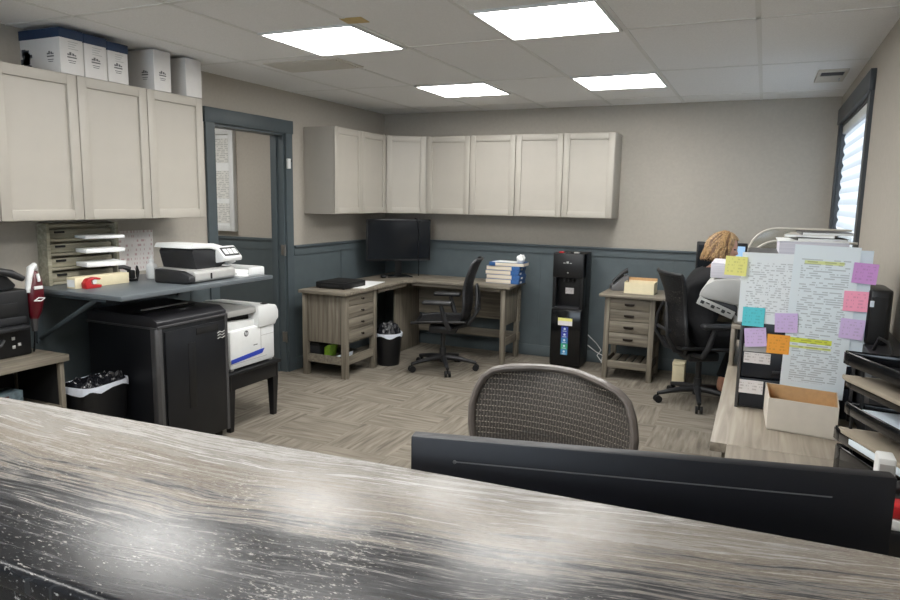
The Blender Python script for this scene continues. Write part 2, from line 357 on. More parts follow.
def obj(name, bm, mats, parent=None, world=False, loc=None, rot=None, smooth=True):
    """link one mesh object; world=True means the bmesh is given in world coordinates"""
    if not isinstance(mats, (list, tuple)): mats = [mats]
    bmesh.ops.recalc_face_normals(bm, faces=bm.faces)
    if world and parent: bmesh.ops.transform(bm, matrix=local_mat(parent).inverted(), verts=bm.verts)
    me = bpy.data.meshes.new(name); bm.to_mesh(me); bm.free()
    for m in mats: me.materials.append(M[m] if isinstance(m, str) else m)
    if smooth:
        me.polygons.foreach_set('use_smooth', [True]*len(me.polygons)); me.set_sharp_from_angle(angle=math.radians(38))
    o = bpy.data.objects.new(name, me); C.objects.link(o)
    if loc is not None: o.location = loc
    if rot is not None: o.rotation_euler = rot
    if parent: o.parent = parent
    return o
def tag(o, label, cat, group=None):
    o['label'] = label; o['category'] = cat
    if group: o['group'] = group
    return o
def thing(name, label, cat, loc, rz=0.0, group=None):
    o = bpy.data.objects.new(name, None); C.objects.link(o); o.empty_display_size = 0.1
    o.location = loc; o.rotation_euler = (0, 0, rz)
    return tag(o, label, cat, group)
def struct(name, bm, mats, parent=None):
    o = obj(name, bm, mats, parent)
    if parent is None: o['kind'] = 'structure'
    return o
def dup(root, loc, rz=None, label=None, rot=None):
    r = root.copy(); C.objects.link(r); r.location = loc
    if rz is not None: r.rotation_euler = (0, 0, rz)
    if label: r['label'] = label
    for ch in list(root.children):
        c = ch.copy(); C.objects.link(c); c.parent = r
        for g in list(ch.children):
            d = g.copy(); C.objects.link(d); d.parent = c
    return r
def text_bm(body, size, ext=0.001, align='CENTER'):
    cu = bpy.data.curves.new('lettering', 'FONT'); cu.body = body; cu.size = size; cu.extrude = ext; cu.align_x = align; cu.align_y = 'CENTER'
    o = bpy.data.objects.new('lettering', cu); C.objects.link(o)
    dg = bpy.context.evaluated_depsgraph_get(); me = bpy.data.meshes.new_from_object(o.evaluated_get(dg))
    b = bmesh.new(); b.from_mesh(me); bpy.data.objects.remove(o); bpy.data.curves.remove(cu); bpy.data.meshes.remove(me)
    return b

# ------------------------------------------------------------ room shell
OX0, OX1 = XL-0.12, XL            # left wall thickness
DY0, DY1, DH = 4.01, 4.845, 2.085   # doorway in the left wall
WY0, WY1, WZ0, WZ1 = 4.68, 6.34, 0.95, 2.20   # window in the right wall
struct('floor', box(nb(), -6.4, XR+0.12, YF-0.1, YB+0.12, -0.08, 0), 'carpet')
b = nb()
box(b, -6.4, XR+0.12, YF-0.1, YB+0.12, H, H+0.08)
gxs = [-0.095, -0.725, -1.355, -1.985, -2.615, -3.245]
gys = [-1.15, 0.07, 1.29, 2.51, 3.73, 4.95, 6.17]
ce = struct('ceiling', b, 'ceil')
b = nb()
for x in gxs: box(b, x-0.012, x+0.012, YF, YB, H-0.003, H+0.004)
for y in gys: box(b, XL, XR, y-0.012, y+0.012, H-0.003, H+0.004)
obj('ceiling_grid', b, 'tee', ce)
b = nb(); box(b, OX0, OX1, YF-0.1, DY0, 0, H); box(b, OX0, OX1, DY1, YB, 0, H); box(b, OX0, OX1, DY0, DY1, DH, H)
struct('wall_left', b, 'wall')
struct('wall_back', box(nb(), OX0, XR+0.12, YB, YB+0.12, 0, H), 'wall')
b = nb(); box(b, XR, XR+0.12, YF-0.1, WY0, 0, H); box(b, XR, XR+0.12, WY1, YB, 0, H); box(b, XR, XR+0.12, WY0, WY1, 0, WZ0); box(b, XR, XR+0.12, WY0, WY1, WZ1, H)
struct('wall_right', b, 'wall')
b = nb(); LX0, LX1, LZ0, LZ1 = -2.9, 0.1, 0.75, 2.15
box(b, OX0, LX0, YF-0.1, YF, 0, H); box(b, LX1, XR+0.12, YF-0.1, YF, 0, H); box(b, LX0, LX1, YF-0.1, YF, 0, LZ0); box(b, LX0, LX1, YF-0.1, YF, LZ1, H)
struct('wall_front', b, 'wall')
# hallway behind the doorway
HY = 5.5
b = nb(); box(b, -6.4, OX0, HY, HY+0.1, 0, H); struct('wall_hall_back', b, 'wall')
struct('wall_hall_far', box(nb(), -6.4, -6.3, 3.0, HY, 0, H), 'wall')
struct('wall_hall_near', box(nb(), -6.4, OX0, 2.9, 3.0, 0, H), 'wall')
b = nb(); box(b, -6.3, OX0, HY-0.012, HY, 0, RAIL-0.1, mi=0); box(b, -6.3, OX0, HY-0.02, HY, RAIL-0.1, RAIL-0.01); box(b, -6.3, OX0, HY-0.035, HY, RAIL-0.012, RAIL+0.012)
struct('trim_1', b, 'wains')
# wainscot on back wall: sheets with joints, rail board, cap, base
b = nb()
xs = [XL+0.014, -3.24, -1.98, -0.719, XR]
for x0, x1 in zip(xs, xs[1:]): box(b, x0+0.004, x1-0.004, YB-0.012, YB, 0, RAIL-0.085)
box(b, XL+0.014, XR, YB-0.024, YB, RAIL-0.085, RAIL-0.02); box(b, XL+0.014, XR, YB-0.007, YB-0.0005, 0, RAIL-0.085)
struct('trim_2', b, 'wains')
struct('trim_3', box(nb(), XL, XR, YB-0.042, YB, RAIL-0.02, RAIL, 0.004), 'trimblue')
struct('baseboard_back', box(nb(), XL+0.014, XR, YB-0.026, YB-0.001, 0, 0.11, 0.004), 'wains')
b = nb()
ys = [DY1+0.09, 5.688, YB]
for y0, y1 in zip(ys, ys[1:]): box(b, XL, XL+0.012, y0+0.004, y1-0.004, 0, RAIL-0.085)
box(b, XL, XL+0.024, DY1+0.09, YB-0.043, RAIL-0.085, RAIL-0.02); box(b, XL+0.0005, XL+0.007, DY1+0.09, YB, 0, RAIL-0.085); box(b, XL+0.0005, XL+0.007, YF, DY0-0.09, 0, 0.985)
ysl = [YF, -0.55, 0.65, 1.55, 2.5, 3.72, DY0-0.09]
for y0, y1 in zip(ysl, ysl[1:]): box(b, XL, XL+0.012, y0+0.004, y1-0.004, 0, 0.985)
struct('trim_4', b, 'wains')
struct('trim_5', box(nb(), XL, XL+0.042, DY1+0.09, YB-0.043, RAIL-0.02, RAIL, 0.004), 'trimblue')
b = nb(); box(b, XL, XL+0.026, DY1+0.09, YB-0.03, 0, 0.11, 0.004); box(b, XL, XL+0.026, YF, DY0-0.09, 0, 0.11, 0.004)
struct('baseboard_left', b, 'wains')
b = nb(); box(b, XR-0.012, XR, YF, YB-0.03, 0, RAIL-0.25); struct('trim_6', b, 'wains')
# doorway: casing, jamb, stop, hinges, latch plate
b = nb()
box(b, XL, XL+0.02, DY0-0.09, DY0, 0, DH); box(b, XL, XL+0.02, DY1, DY1+0.09, 0, DH)
box(b, XL, XL+0.024, DY0-0.1, DY1+0.1, DH, DH+0.11, 0.003)
box(b, OX0-0.01, XL, DY0, DY0+0.018, 0, DH); box(b, OX0-0.01, XL, DY1-0.018, DY1, 0, DH); box(b, OX0-0.01, XL, DY0, DY1, DH-0.018, DH)
box(b, OX0+0.02, OX0+0.055, DY1-0.03, DY1-0.018, 0, DH-0.018); box(b, OX0+0.02, OX0+0.055, DY0+0.018, DY0+0.03, 0, DH-0.018)
box(b, OX0-0.03, OX0-0.01, DY1, DY1+0.09, 0, DH); box(b, OX0-0.03, OX0-0.01, DY0-0.09, DY0, 0, DH)
dr = struct('door_1', b, 'trimblue')
for z in (1.09, 0.32):
    b = nb(); box(b, XL-0.035, XL-0.002, DY1-0.022, DY1-0.018, z-0.045, z+0.045, 0.001); cyl(b, (XL+0.006, DY1-0.016, z-0.048), (XL+0.006, DY1-0.016, z+0.048), 0.007)
    obj('hinge', b, 'metal', dr)
t = thing('door_sensor', 'small white sensor box high on the doorway casing', 'sensor', (XL+0.02, DY1+0.02, 1.83))
obj('case', box(nb(), XL+0.02, XL+0.04, DY1+0.002, DY1+0.04, 1.79, 1.875, 0.004), 'white', t, world=True)
obj('magnet', box(nb(), XL+0.02, XL+0.032, DY1+0.052, DY1+0.068, 1.85, 1.868, 0.002), 'black', t, world=True)
# window with casing, glass, zebra blind
b = nb()
box(b, XR-0.02, XR, WY0-0.1, WY0, WZ0-0.1, WZ1); box(b, XR-0.02, XR, WY1, WY1+0.1, WZ0-0.1, WZ1)
box(b, XR-0.03, XR, WY0-0.11, WY1+0.11, WZ1, WZ1+0.12, 0.003); box(b, XR-0.045, XR, WY0-0.1, WY1+0.1, WZ0-0.14, WZ0, 0.003)
for a0, a1 in ((WY0, WY0+0.02), (WY1-0.02, WY1)): box(b, XR, XR+0.12, a0, a1, WZ0, WZ1)
box(b, XR, XR+0.12, WY0, WY1, WZ1-0.02, WZ1); box(b, XR, XR+0.12, WY0, WY1, WZ0, WZ0+0.02)
M['wincase'] = plain('charcoal_casing', (62, 66, 70), 0.45, 0.06, 14)
wd = struct('window_1', b, 'wincase')
obj('window_pane', box(nb(), XR+0.092, XR+0.098, WY0+0.02, WY1-0.02, WZ0+0.02, WZ1-0.02), 'glass', wd)
b = nb()
for q in ((LX0-0.09, LX0, LZ0-0.09, LZ1+0.09), (LX1, LX1+0.09, LZ0-0.09, LZ1+0.09), (LX0, LX1, LZ0-0.09, LZ0), (LX0, LX1, LZ1, LZ1+0.09), (-1.43, -1.37, LZ0, LZ1)): box(b, q[0], q[1], YF-0.06, YF+0.02, q[2], q[3])
lw = struct('window_2', b, 'wincase')  # unseen lobby window, added to bring cool daylight from behind the camera
for x0, x1 in ((LX0, -1.43), (-1.37, LX1)): obj('window_pane', box(nb(), x0, x1, YF-0.05, YF-0.044, LZ0, LZ1), 'glass', lw)
bl = thing('window_blind', 'white banded roller blind glowing with daylight in the right wall window', 'window blind', (XR+0.03, (WY0+WY1)/2, WZ0+0.02))
def blind_fn(u, v):
    z = WZ0+0.03+v*(WZ1-0.08-WZ0-0.03); return (XR+0.034-0.014*abs(math.sin(PI*z/0.085)), WY0+0.03+u*(WY1-WY0-0.06), z)
obj('blind_fabric', grid(nb(), blind_fn, 1, 110), 'blind', bl, world=True)
obj('headrail', box(nb(), XR+0.004, XR+0.075, WY0+0.022, WY1-0.022, WZ1-0.085, WZ1-0.022, 0.008), 'white', bl, world=True)
obj('bottom_rail', box(nb(), XR+0.02, XR+0.045, WY0+0.03, WY1-0.03, WZ0+0.021, WZ0+0.04, 0.005), 'white', bl, world=True)

# ------------------------------------------------------------ ceiling things
def ceiling_light(x, y, label, z=H):
    t = thing('ceiling_light', label, 'ceiling light', (x, y, z), 0, 'square ceiling light panels')
    a = 0.303; fr = 0.017
    b = nb()
    for (x0, x1, y0, y1) in ((-a, a, -a, -a+fr), (-a, a, a-fr, a), (-a, -a+fr, -a+fr, a-fr), (a-fr, a, -a+fr, a-fr)): box(b, x0, x1, y0, y1, -0.012, 0, 0.002)
    obj('frame', b, 'white', t)
    obj('diffuser', box(nb(), -a+fr, a-fr, -a+fr, a-fr, -0.007, -0.001), 'bulb', t)
    return t
ceiling_light(-2.303, 3.43, 'lit square ceiling light nearest the grey ceiling grille')
ceiling_light(-1.040, 3.43, 'lit square ceiling light, largest and uppermost in the picture')
ceiling_light(-2.303, 5.285, 'lit square ceiling light above the wall corner with the monitor, back left of the four')
ceiling_light(-1.040, 5.285, 'lit square ceiling light in front of the back wall cabinets, back right of the four')
for i, (x, y) in enumerate([(-2.303, 2.0), (-1.040, 1.57), (-2.303, -0.29), (-1.040, -0.29), (-1.6, -1.9)]):
    ceiling_light(x, y, ['lit square ceiling light over the left end of the counter', 'lit square ceiling light over the middle of the counter', 'lit square ceiling light in front of the counter at left', 'lit square ceiling light in front of the counter at right', 'lit square ceiling light farthest in front of the counter'][i])
t = thing('ceiling_light', 'lit square ceiling light in the hallway beyond the doorway', 'ceiling light', (-5.0, 4.2, H))
obj('diffuser', box(nb(), -0.28, 0.28, -0.28, 0.28, -0.007, -0.001), 'bulb', t)
obj('frame', box(nb(), -0.3, 0.3, -0.3, 0.3, -0.0009, 0), 'white', t)
t = thing('air_vent', 'white ceiling air register with a dark slot by the window', 'air vent', (0.345, 5.48, H))
b = nb(); 
for q in ((-0.09, 0.09, -0.235, -0.17), (-0.09, 0.09, 0.0, 0.235), (-0.09, -0.068, -0.17, 0.0), (0.068, 0.09, -0.17, 0.0)): box(b, *q, -0.012, 0, 0.002)
obj('frame', b, 'offwhite', t)
obj('backing', box(nb(), -0.068, 0.068, -0.17, 0.0, -0.003, -0.0005), 'blackmatte', t)
for k in range(3): obj('slat', box(nb(), -0.068, 0.068, -0.003, 0.003, -0.011, -0.003, mat=Matrix.Translation((0, -0.13+0.045*k, 0))), 'midgrey', t)
obj('damper_lever', box(nb(), 0.05, 0.058, 0.06, 0.1, -0.03, -0.012), 'ltgrey', t)
t = thing('air_grille', 'wide grey return air grille in the ceiling left of the lights', 'air grille', (-2.86, 4.0, H))
b = nb(); box(b, -0.3, 0.3, -0.16, 0.16, -0.006, 0)
obj('frame', b, 'offwhite', t)
for k in range(9): obj('slat', box(nb(), -0.27, 0.27, -0.012, 0.0, -0.012, -0.006, mat=Matrix.Translation((0, -0.12+k*0.032, 0))), 'offwhite', t)
tag(obj('ceiling_tag', box(nb(), -0.06, 0.06, -0.05, 0.05, -0.004, 0, 0.001), plain('tan_card', (196, 172, 120), 0.8), loc=(-1.95, 3.08, H), rot=(0, 0, 0.1)), 'small tan tag at the corner of a ceiling light', 'tag')

# ------------------------------------------------------------ wall cabinets
CZ0, CZ1, CD = 1.405, 2.167, 0.33
def door_bm(w, h, g=0.0032):
    """shaker door in local x (width) z (height), front at -y"""
    b = nb(); s = 0.055; x0, x1, z0, z1 = g, w-g, g, h-g
    box(b, x0, x0+s, -0.02, 0, z0, z1, 0.0015); box(b, x1-s, x1, -0.02, 0, z0, z1, 0.0015)
    box(b, x0+s, x1-s, -0.02, 0, z0, z0+s, 0.0015); box(b, x0+s, x1-s, -0.02, 0, z1-s, z1, 0.0015)
    box(b, x0+s-0.004, x1-s+0.004, -0.007, -0.002, z0+s-0.004, z1-s+0.004)
    return b
def wall_cabinet(org, rz, w, nd, label, group, h=CZ1-CZ0):
    """org = back left bottom corner seen from the front; local x along the wall, front at y=-CD"""
    t = thing('wall_cabinet', label, 'wall cabinet', org, rz, group)
    b = nb(); box(b, 0.001, w-0.001, -CD+0.021, 0, 0, h, 0.001)
    obj('body', b, 'cab', t)
    for k in range(nd):
        d = obj('door', door_bm(w/nd, h), 'cab', t, loc=(k*w/nd, -CD+0.021, 0))
    return t
G1 = 'wall cabinets over the blue shelf'; G2 = 'wall cabinets in the back corner'
# local -y faces +x : rotate +90deg, local x -> +y
for y0, w, lb in ((1.73, 0.46, 'cream wall cabinet at the left edge, door cut off by the picture'), (2.19, 0.463, 'cream single door wall cabinet holding up the blue topped cartons'),
                  (2.653, 0.467, 'cream single door wall cabinet between its neighbours, middle of three above the shredder'), (3.12, 0.455, 'cream single door wall cabinet next to the doorway with two plain boxes on it')):
    wall_cabinet((XL+0.001, y0, CZ0), PI/2, w, 1, lb, G1, 0.782)
wall_cabinet((XL+0.001, 5.12, CZ0), PI/2, 0.90, 2, 'cream two door wall cabinet on the left wall beyond the doorway', G2)
t = thing('wall_cabinet', 'cream corner wall cabinet with an angled door above the dark monitor', 'wall cabinet', (XL+0.001, YB-0.001, CZ0), 0, G2)
P0, P1 = Vector((-3.447, 6.022)), Vector((-3.112, 6.234))
b = nb(); prism(b, [(XL+0.001, YB-0.001), (XL+0.001, 6.021), (P0.x-0.021, 6.021), (P0.x-0.012, 6.036), (P1.x-0.016, P1.y+0.013), (-3.104, 6.25), (-3.104, YB-0.001)], CZ0, CZ1)
obj('body', b, 'cab', t, world=True)
d = (P1-P0); ang = math.atan2(d.y, d.x)
obj('door', door_bm(d.length, CZ1-CZ0), 'cab', t, loc=(P0.x-XL-0.001-0.012, P0.y-YB+0.018, 0), rot=(0, 0, ang))
wall_cabinet((-3.102, YB-0.001, CZ0), 0, 0.929, 2, 'cream two door wall cabinet on the back wall beside the corner cabinet', G2)
wall_cabinet((-2.173, YB-0.001, CZ0), 0, 0.46, 1, 'cream single door wall cabinet over the stack of books', G2)
wall_cabinet((-1.713, YB-0.001, CZ0), 0, 0.468, 1, 'cream single door wall cabinet at the right end of the back wall row', G2)

# cartons on the near cabinets
def carton(x0, x1, y0, y1, z1, kind, label, group):
    z0 = CZ0+0.782; t = thing('carton', label, 'box', ((x0+x1)/2, (y0+y1)/2, z0), 0, group)
    obj('carton_body', box(nb(), x0, x1, y0, y1, z0, z1, 0.002), 'boxwhite', t, world=True)
    if kind == 2:
        obj('lid', box(nb(), x0-0.003, x1+0.003, y0-0.003, y1+0.003, z1-0.045, z1+0.004, 0.002), 'boxblue', t, world=True)
    if kind:
        def mark(bm, ax, u, zc, s, ):
            for (du, dz, w, h) in ((-0.9, 0.25, .5, .35), (-0.35, 0.45, .5, .75), (0.35, 0.35, .5, .55), (0.9, 0.2, .4, .3), (0, -0.35, 2.4, .3), (0, -1.1, 2.0, .16), (0, -1.55, 1.6, .14)):
                a0, a1 = u+(du-w/2)*s, u+(du+w/2)*s; c0, c1 = zc+(dz-h/2)*s, zc+(dz+h/2)*s
                if ax == 'x': box(bm, x1+0.0004, x1+0.0012, a0, a1, c0, c1)
                else: box(bm, a0, a1, y0-0.0012, y0-0.0004, c0, c1)
        b = nb(); mark(b, 'y', x1-0.075, z0+(z1-z0)*0.42, 0.023); obj('printed_mark', b, 'midgrey', t, world=True)
        b = nb(); mark(b, 'x', (y0+y1)/2, z0+(z1-z0)*0.42, 0.023)
        if kind == 2:
            b2 = nb()
            for k in range(4): box(b2, x1+0.0004, x1+0.0012, y0+0.05, y1-0.03-0.01*(k % 3), z1-0.062-k*0.012, z1-0.059-k*0.012)
            obj('printed_text', b2, 'ltgrey', t, world=True)
        obj('printed_mark', b, 'midgrey', t, world=True)
    return t
GB = 'cartons on top of the wall cabinets'
c1 = carton(-3.775, -3.455, 2.570, 2.708, 2.415, 2, 'blue topped white carton at the left end of the row of boxes', GB)
b = nb()
for k in range(40):
    u, v = random.gauss(0, 1), random.gauss(0, 1); s_ = random.uniform(0.006, 0.016)
    xx, zz = -3.72+u*0.018, 2.27+v*0.022
    box(b, max(-3.772, xx-s_), xx+s_, 2.5685, 2.5698, max(2.2, zz-s_), min(2.34, zz+s_))
obj('printed_photo', b, plain('photo_grey', (84, 88, 98), 0.6, 0.5, 60), c1, world=True)
carton(-3.775, -3.455, 2.716, 2.856, 2.412, 2, 'blue topped white carton in the middle of three alike', GB)
carton(-3.775, -3.455, 2.864, 3.000, 2.404, 2, 'blue topped white carton beside the plain white boxes', GB)
carton(-3.70, -3.45, 3.184, 3.316, 2.428, 1, 'plain white box with a small grey emblem on cabinet top', GB)
carton(-3.70, -3.45, 3.440, 3.575, 2.425, 0, 'plain unmarked off-white box at the doorway end of cabinets', GB)

# ------------------------------------------------------------ hall notice board
t = thing('notice_board', 'white framed notice board seen through the doorway', 'notice board', (-5.3, HY-0.001, 1.2))
bx0, bx1, bz0, bz1 = -5.9, -4.885, 1.19, 2.22
b = nb(); f = 0.06
for q in ((bx0, bx0+f, bz0, bz1), (bx1-f, bx1, bz0, bz1), (bx0+f, bx1-f, bz0, bz0+f), (bx0+f, bx1-f, bz1-f, bz1)): box(b, q[0], q[1], HY-0.05, HY-0.001, q[2], q[3], 0.004)
obj('frame', b, 'white', t, world=True)
obj('board', box(nb(), bx0+f, bx1-f, HY-0.02, HY-0.001, bz0+f, bz1-f), 'paper', t, world=True)
k = 0
for (x, z, w, h, lb) in ((-5.07, 2.0, 0.2, 0.24, 'upper paper notice pinned on the hallway board'), (-5.07, 1.66, 0.2, 0.28, 'middle paper notice pinned on the hallway board'), (-5.07, 1.37, 0.2, 0.2, 'lowest paper notice pinned on the hallway board'), (-5.45, 1.75, 0.3, 0.5, 'large paper notice pinned left on the hallway board')):
    tag(obj('notice', box(nb(), -w/2, w/2, -h/2, h/2, 0, 0.002), 'print3', loc=(x, HY-0.021, z), rot=(PI/2, 0, 0)), lb, 'notice', 'notices in the hallway')

# ------------------------------------------------------------ blue wall shelf and what is on it
SZ = 1.022; SX, SY0, SY1 = -3.02, 2.505, 3.73
t = thing('wall_shelf', 'deep slate blue shelf on wall brackets above the black shredder', 'shelf', (XL+0.012, (SY0+SY1)/2, SZ))
obj('shelf_board', box(nb(), XL+0.012, SX, SY0, SY1, SZ-0.026, SZ, 0.003), 'shelfblue', t, world=True)
for y in (SY0+0.05, SY1-0.12):
    dz_ = 0.30 if y < 3 else 0.15
    b = nb(); box(b, XL+0.012, XL+0.03, y-0.02, y+0.02, SZ-dz_-0.03, SZ-0.027)
    box(b, XL+0.03, SX-0.15, y-0.02, y+0.02, SZ-0.045, SZ-0.027)
    tube(b, [(XL+0.03, y, SZ-dz_), (SX-0.25, y, SZ-0.04)], 0.014, 8)
    obj('bracket', b, 'trimblue', t, world=True)
# wooden literature sorter against the wall
t = thing('paper_sorter', 'greige wooden paper sorter with four slots on blue shelf', 'paper sorter', (XL+0.07, 2.9, SZ))
oy0, oy1, oz1, ox = 2.59, 3.07, 1.378, XL+0.085
obj('side_panel', box(nb(), XL+0.001, ox, oy0, oy0+0.022, SZ, oz1, 0.002), 'orgwood', t, world=True)
obj('side_panel', box(nb(), XL+0.001, ox, oy1-0.022, oy1, SZ, oz1, 0.002), 'orgwood', t, world=True)
obj('back_panel', box(nb(), XL+0.001, XL+0.008, oy0+0.022, oy1-0.022, SZ, oz1), 'orgwood', t, world=True)
for k in range(5):
    z = SZ+0.004+k*0.083
    obj('slot_board', box(nb(), XL+0.008, ox-0.005, oy0+0.022, oy1-0.022, z, z+0.014, 0.002), 'orgwood', t, world=True)
for k in range(4):
    z = SZ+0.02+k*0.083
    b = nb(); box(b, XL+0.01, ox-0.03, oy0+0.03, oy1-0.03, z, z+0.05, 0.002); obj('slot_box', b, 'orgwood', t, world=True)
    b = nb(); box(b, ox-0.03, ox-0.022, oy0+0.07, oy0+0.13, z+0.03, z+0.042); obj('slot_pull', b, 'blackmatte', t, world=True)
for k, (z, lb) in enumerate(((SZ+0.101, 'white paper stack jutting from the lowest filled slot of the sorter'), (SZ+0.184, 'white paper stack jutting from the middle filled slot of the sorter'), (SZ+0.267, 'white paper stack jutting from the highest filled slot of the sorter'))):
    b = nb(); prism(b, [(ox-0.02, 2.78), (ox+0.10, 2.76), (ox+0.16, 2.98), (ox-0.02, 3.04)], z, z+0.026-0.004*k, 0.002)
    tag(obj('paper_stack', b, 'paper'), lb, 'papers', 'paper stacks in the wooden sorter')
tag(obj('wall_notice', box(nb(), -0.165, 0.165, -0.135, 0.135, 0, 0.003), 'poster', loc=(XL+0.001, 3.245, 1.18), rot=(PI/2, 0, PI/2)), 'white notice with red speckles on the wall beside the sorter', 'notice')
t = thing('long_box', 'long low cream cardboard box lying in front of the sorter', 'box', (-3.46, 2.79, SZ))
obj('box_body', box(nb(), -3.54, -3.47, 2.585, 2.945, SZ, SZ+0.062, 0.002), 'cream', t, world=True)
obj('box_end_label', box(nb(), -3.535, -3.475, 2.5835, 2.5845, SZ+0.01, SZ+0.05), 'paper', t, world=True)
t = thing('tape_dispenser', 'small red tape dispenser on shelf before the cream box', 'tape dispenser', (-3.37, 2.68, SZ))
b = nb(); prism(b, [(2.62, SZ), (2.74, SZ), (2.745, SZ+0.02), (2.70, SZ+0.026), (2.665, SZ+0.028), (2.66, SZ+0.055), (2.69, SZ+0.062), (2.73, SZ+0.055), (2.74, SZ+0.066), (2.70, SZ+0.078), (2.64, SZ+0.068), (2.615, SZ+0.04)], -3.395, -3.345, 0.004, mat=AX_YZ)
obj('body', b, 'red', t, world=True)
obj('tape_roll', cyl(nb(), (-3.393, 2.69, SZ+0.045), (-3.350, 2.69, SZ+0.045), 0.017), 'white', t, world=True)
t.location = (-3.44, 2.665, SZ); t.scale = (0.8, 0.8, 0.8)
t = thing('desk_stapler', 'black stapler standing beside the cream box on shelf', 'stapler', (-3.50, 2.99, SZ))
b = nb(); box(b, -3.53, -3.47, 2.985, 3.045, SZ, SZ+0.02, 0.005); box(b, -3.525, -3.475, 2.99, 3.04, SZ+0.02, SZ+0.085, 0.008)
obj('base', b, 'black', t, world=True)
b = nb(); tube(b, [(-3.55, 2.93, SZ+0.11), (-3.53, 2.96, SZ+0.112), (-3.50, 3.01, SZ+0.09)], [0.014, 0.016, 0.02], 8); obj('arm', b, 'black', t, world=True)
t.location = (-3.52, 2.985, SZ); t.scale = (0.7, 0.7, 0.8)
tag(obj('power_cord', tube(nb(), [(-3.49, 3.02, SZ+0.006), (-3.52, 3.06, SZ+0.05), (-3.58, 3.10, SZ+0.08), (-3.62, 3.13, SZ+0.06), (-3.64, 3.15, SZ+0.006)], 0.006, 8), 'black'), 'black cord looping up beside the white bottle', 'cord')
t = thing('squeeze_bottle', 'white squeeze bottle with nozzle behind the scanner', 'bottle', (-3.535, 3.175, SZ))
b = nb(); lathe(b, [(0.0, 0), (0.032, 0), (0.034, 0.006), (0.034, 0.075), (0.03, 0.088), (0.016, 0.098), (0.014, 0.104)], (-3.535, 3.175, SZ)); obj('bottle_body', b, 'white', t, world=True)
b = nb(); lathe(b, [(0.015, 0.102), (0.015, 0.118), (0.008, 0.122), (0.005, 0.145), (0.0, 0.146)], (-3.535, 3.175, SZ)); obj('nozzle', b, 'white', t, world=True)
# flatbed document scanner: lower bed and raised feeder
t = thing('document_scanner', 'grey and white document scanner with a raised black sided feeder', 'scanner', (-3.24, 3.05, SZ))
b = nb()   # lower bed, profile in x-z swept along y
prism(b, [(-3.40, SZ+0.006), (-3.06, SZ+0.006), (-3.045, SZ+0.02), (-3.05, SZ+0.065), (-3.07, SZ+0.078), (-3.40, SZ+0.085)], -3.26, -2.80, 0.008, mat=AX_XZ)
obj('lower_bed', b, 'ltgrey', t, world=True)
b = nb(); prism(b, [(-3.34, SZ), (-3.09, SZ), (-3.045, SZ+0.014), (-3.05, SZ+0.05), (-3.13, SZ+0.078), (-3.34, SZ+0.085)], -2.80, -2.735, 0.01, mat=AX_XZ); obj('end_cover', b, 'dkgrey', t, world=True)
b = nb(); box(b, -3.046, -3.040, 2.96, 2.975, SZ+0.02, SZ+0.058, 0.002); obj('slot_mark', b, 'blackmatte', t, world=True)
b = nb(); prism(b, [(2.90, SZ+0.08), (3.18, SZ+0.08), (3.27, SZ+0.115), (3.16, SZ+0.195), (2.88, SZ+0.212), (2.86, SZ+0.19)], -3.40, -3.115, 0.008, mat=AX_YZ)
obj('feeder_body', b, 'dkgrey', t, world=True)
b = nb(); prism(b, [(2.835, SZ+0.212), (2.86, SZ+0.24), (3.08, SZ+0.236), (3.19, SZ+0.215), (3.335, SZ+0.145), (3.345, SZ+0.10), (3.25, SZ+0.085), (3.235, SZ+0.105), (3.26, SZ+0.12), (3.15, SZ+0.18), (3.06, SZ+0.204), (2.86, SZ+0.212)], -3.42, -3.10, 0.004, mat=AX_YZ)
obj('feeder_cover', b, 'white', t, world=True)
b = nb(); prism(b, [(-3.13, SZ+0.212), (-3.105, SZ+0.212), (-3.035, SZ+0.142), (-3.04, SZ+0.118), (-3.13, SZ+0.105)], -3.335, -3.12, 0.006, mat=AX_XZ); obj('front_hood', b, 'white', t, world=True)
mt = Matrix.Translation((-3.070, 3.228, SZ+0.178)) @ Matrix.Rotation(0.785, 4, 'Y')
ct = obj('control_panel', box(nb(), -0.036, 0.036, -0.09, 0.09, 0.0, 0.004, 0.001, mat=mt), 'dkgrey', t, world=True)
for k in range(3): obj('button', box(nb(), -0.02, 0.024, -0.078+k*0.054, -0.034+k*0.054, 0.004, 0.007, 0.001, mat=local_mat(t).inverted() @ mt), 'white', ct)
t.location = (-3.275, 3.285, SZ); t.scale = (0.92, 0.80, 0.98); t.rotation_euler = (0, 0, 0.06)
t = thing('paper_tray', 'white plastic paper tray at the far end of the shelf', 'tray', (-3.2, 3.55, SZ))
b = nb(); prism(b, [(-3.42, 3.49), (-3.10, 3.49), (-3.06, 3.69), (-3.12, 3.715), (-3.42, 3.715)], SZ, SZ+0.012, 0.003); 
for q in ((-3.42, 3.49, -3.42, 3.715), (-3.42, 3.715, -3.10, 3.712), (-3.10, 3.712, -3.06, 3.68), (-3.06, 3.68, -3.085, 3.56)):
    a, c_ = Vector((q[0], q[1])), Vector((q[2], q[3])); n = (c_-a).normalized().orthogonal()*0.006 if False else Vector((-(c_-a).y, (c_-a).x)).normalized()*0.006
    prism(b, [a+n, c_+n, c_-n, a-n], SZ+0.01, SZ+0.058, 0.002)
obj('tray_body', b, 'white', t, world=True)
tag(obj('paper_stack', box(nb(), -3.38, -3.13, 3.50, 3.69, SZ+0.012, SZ+0.03, 0.002), 'paper'), 'white sheets lying in the tray at shelf end', 'papers')

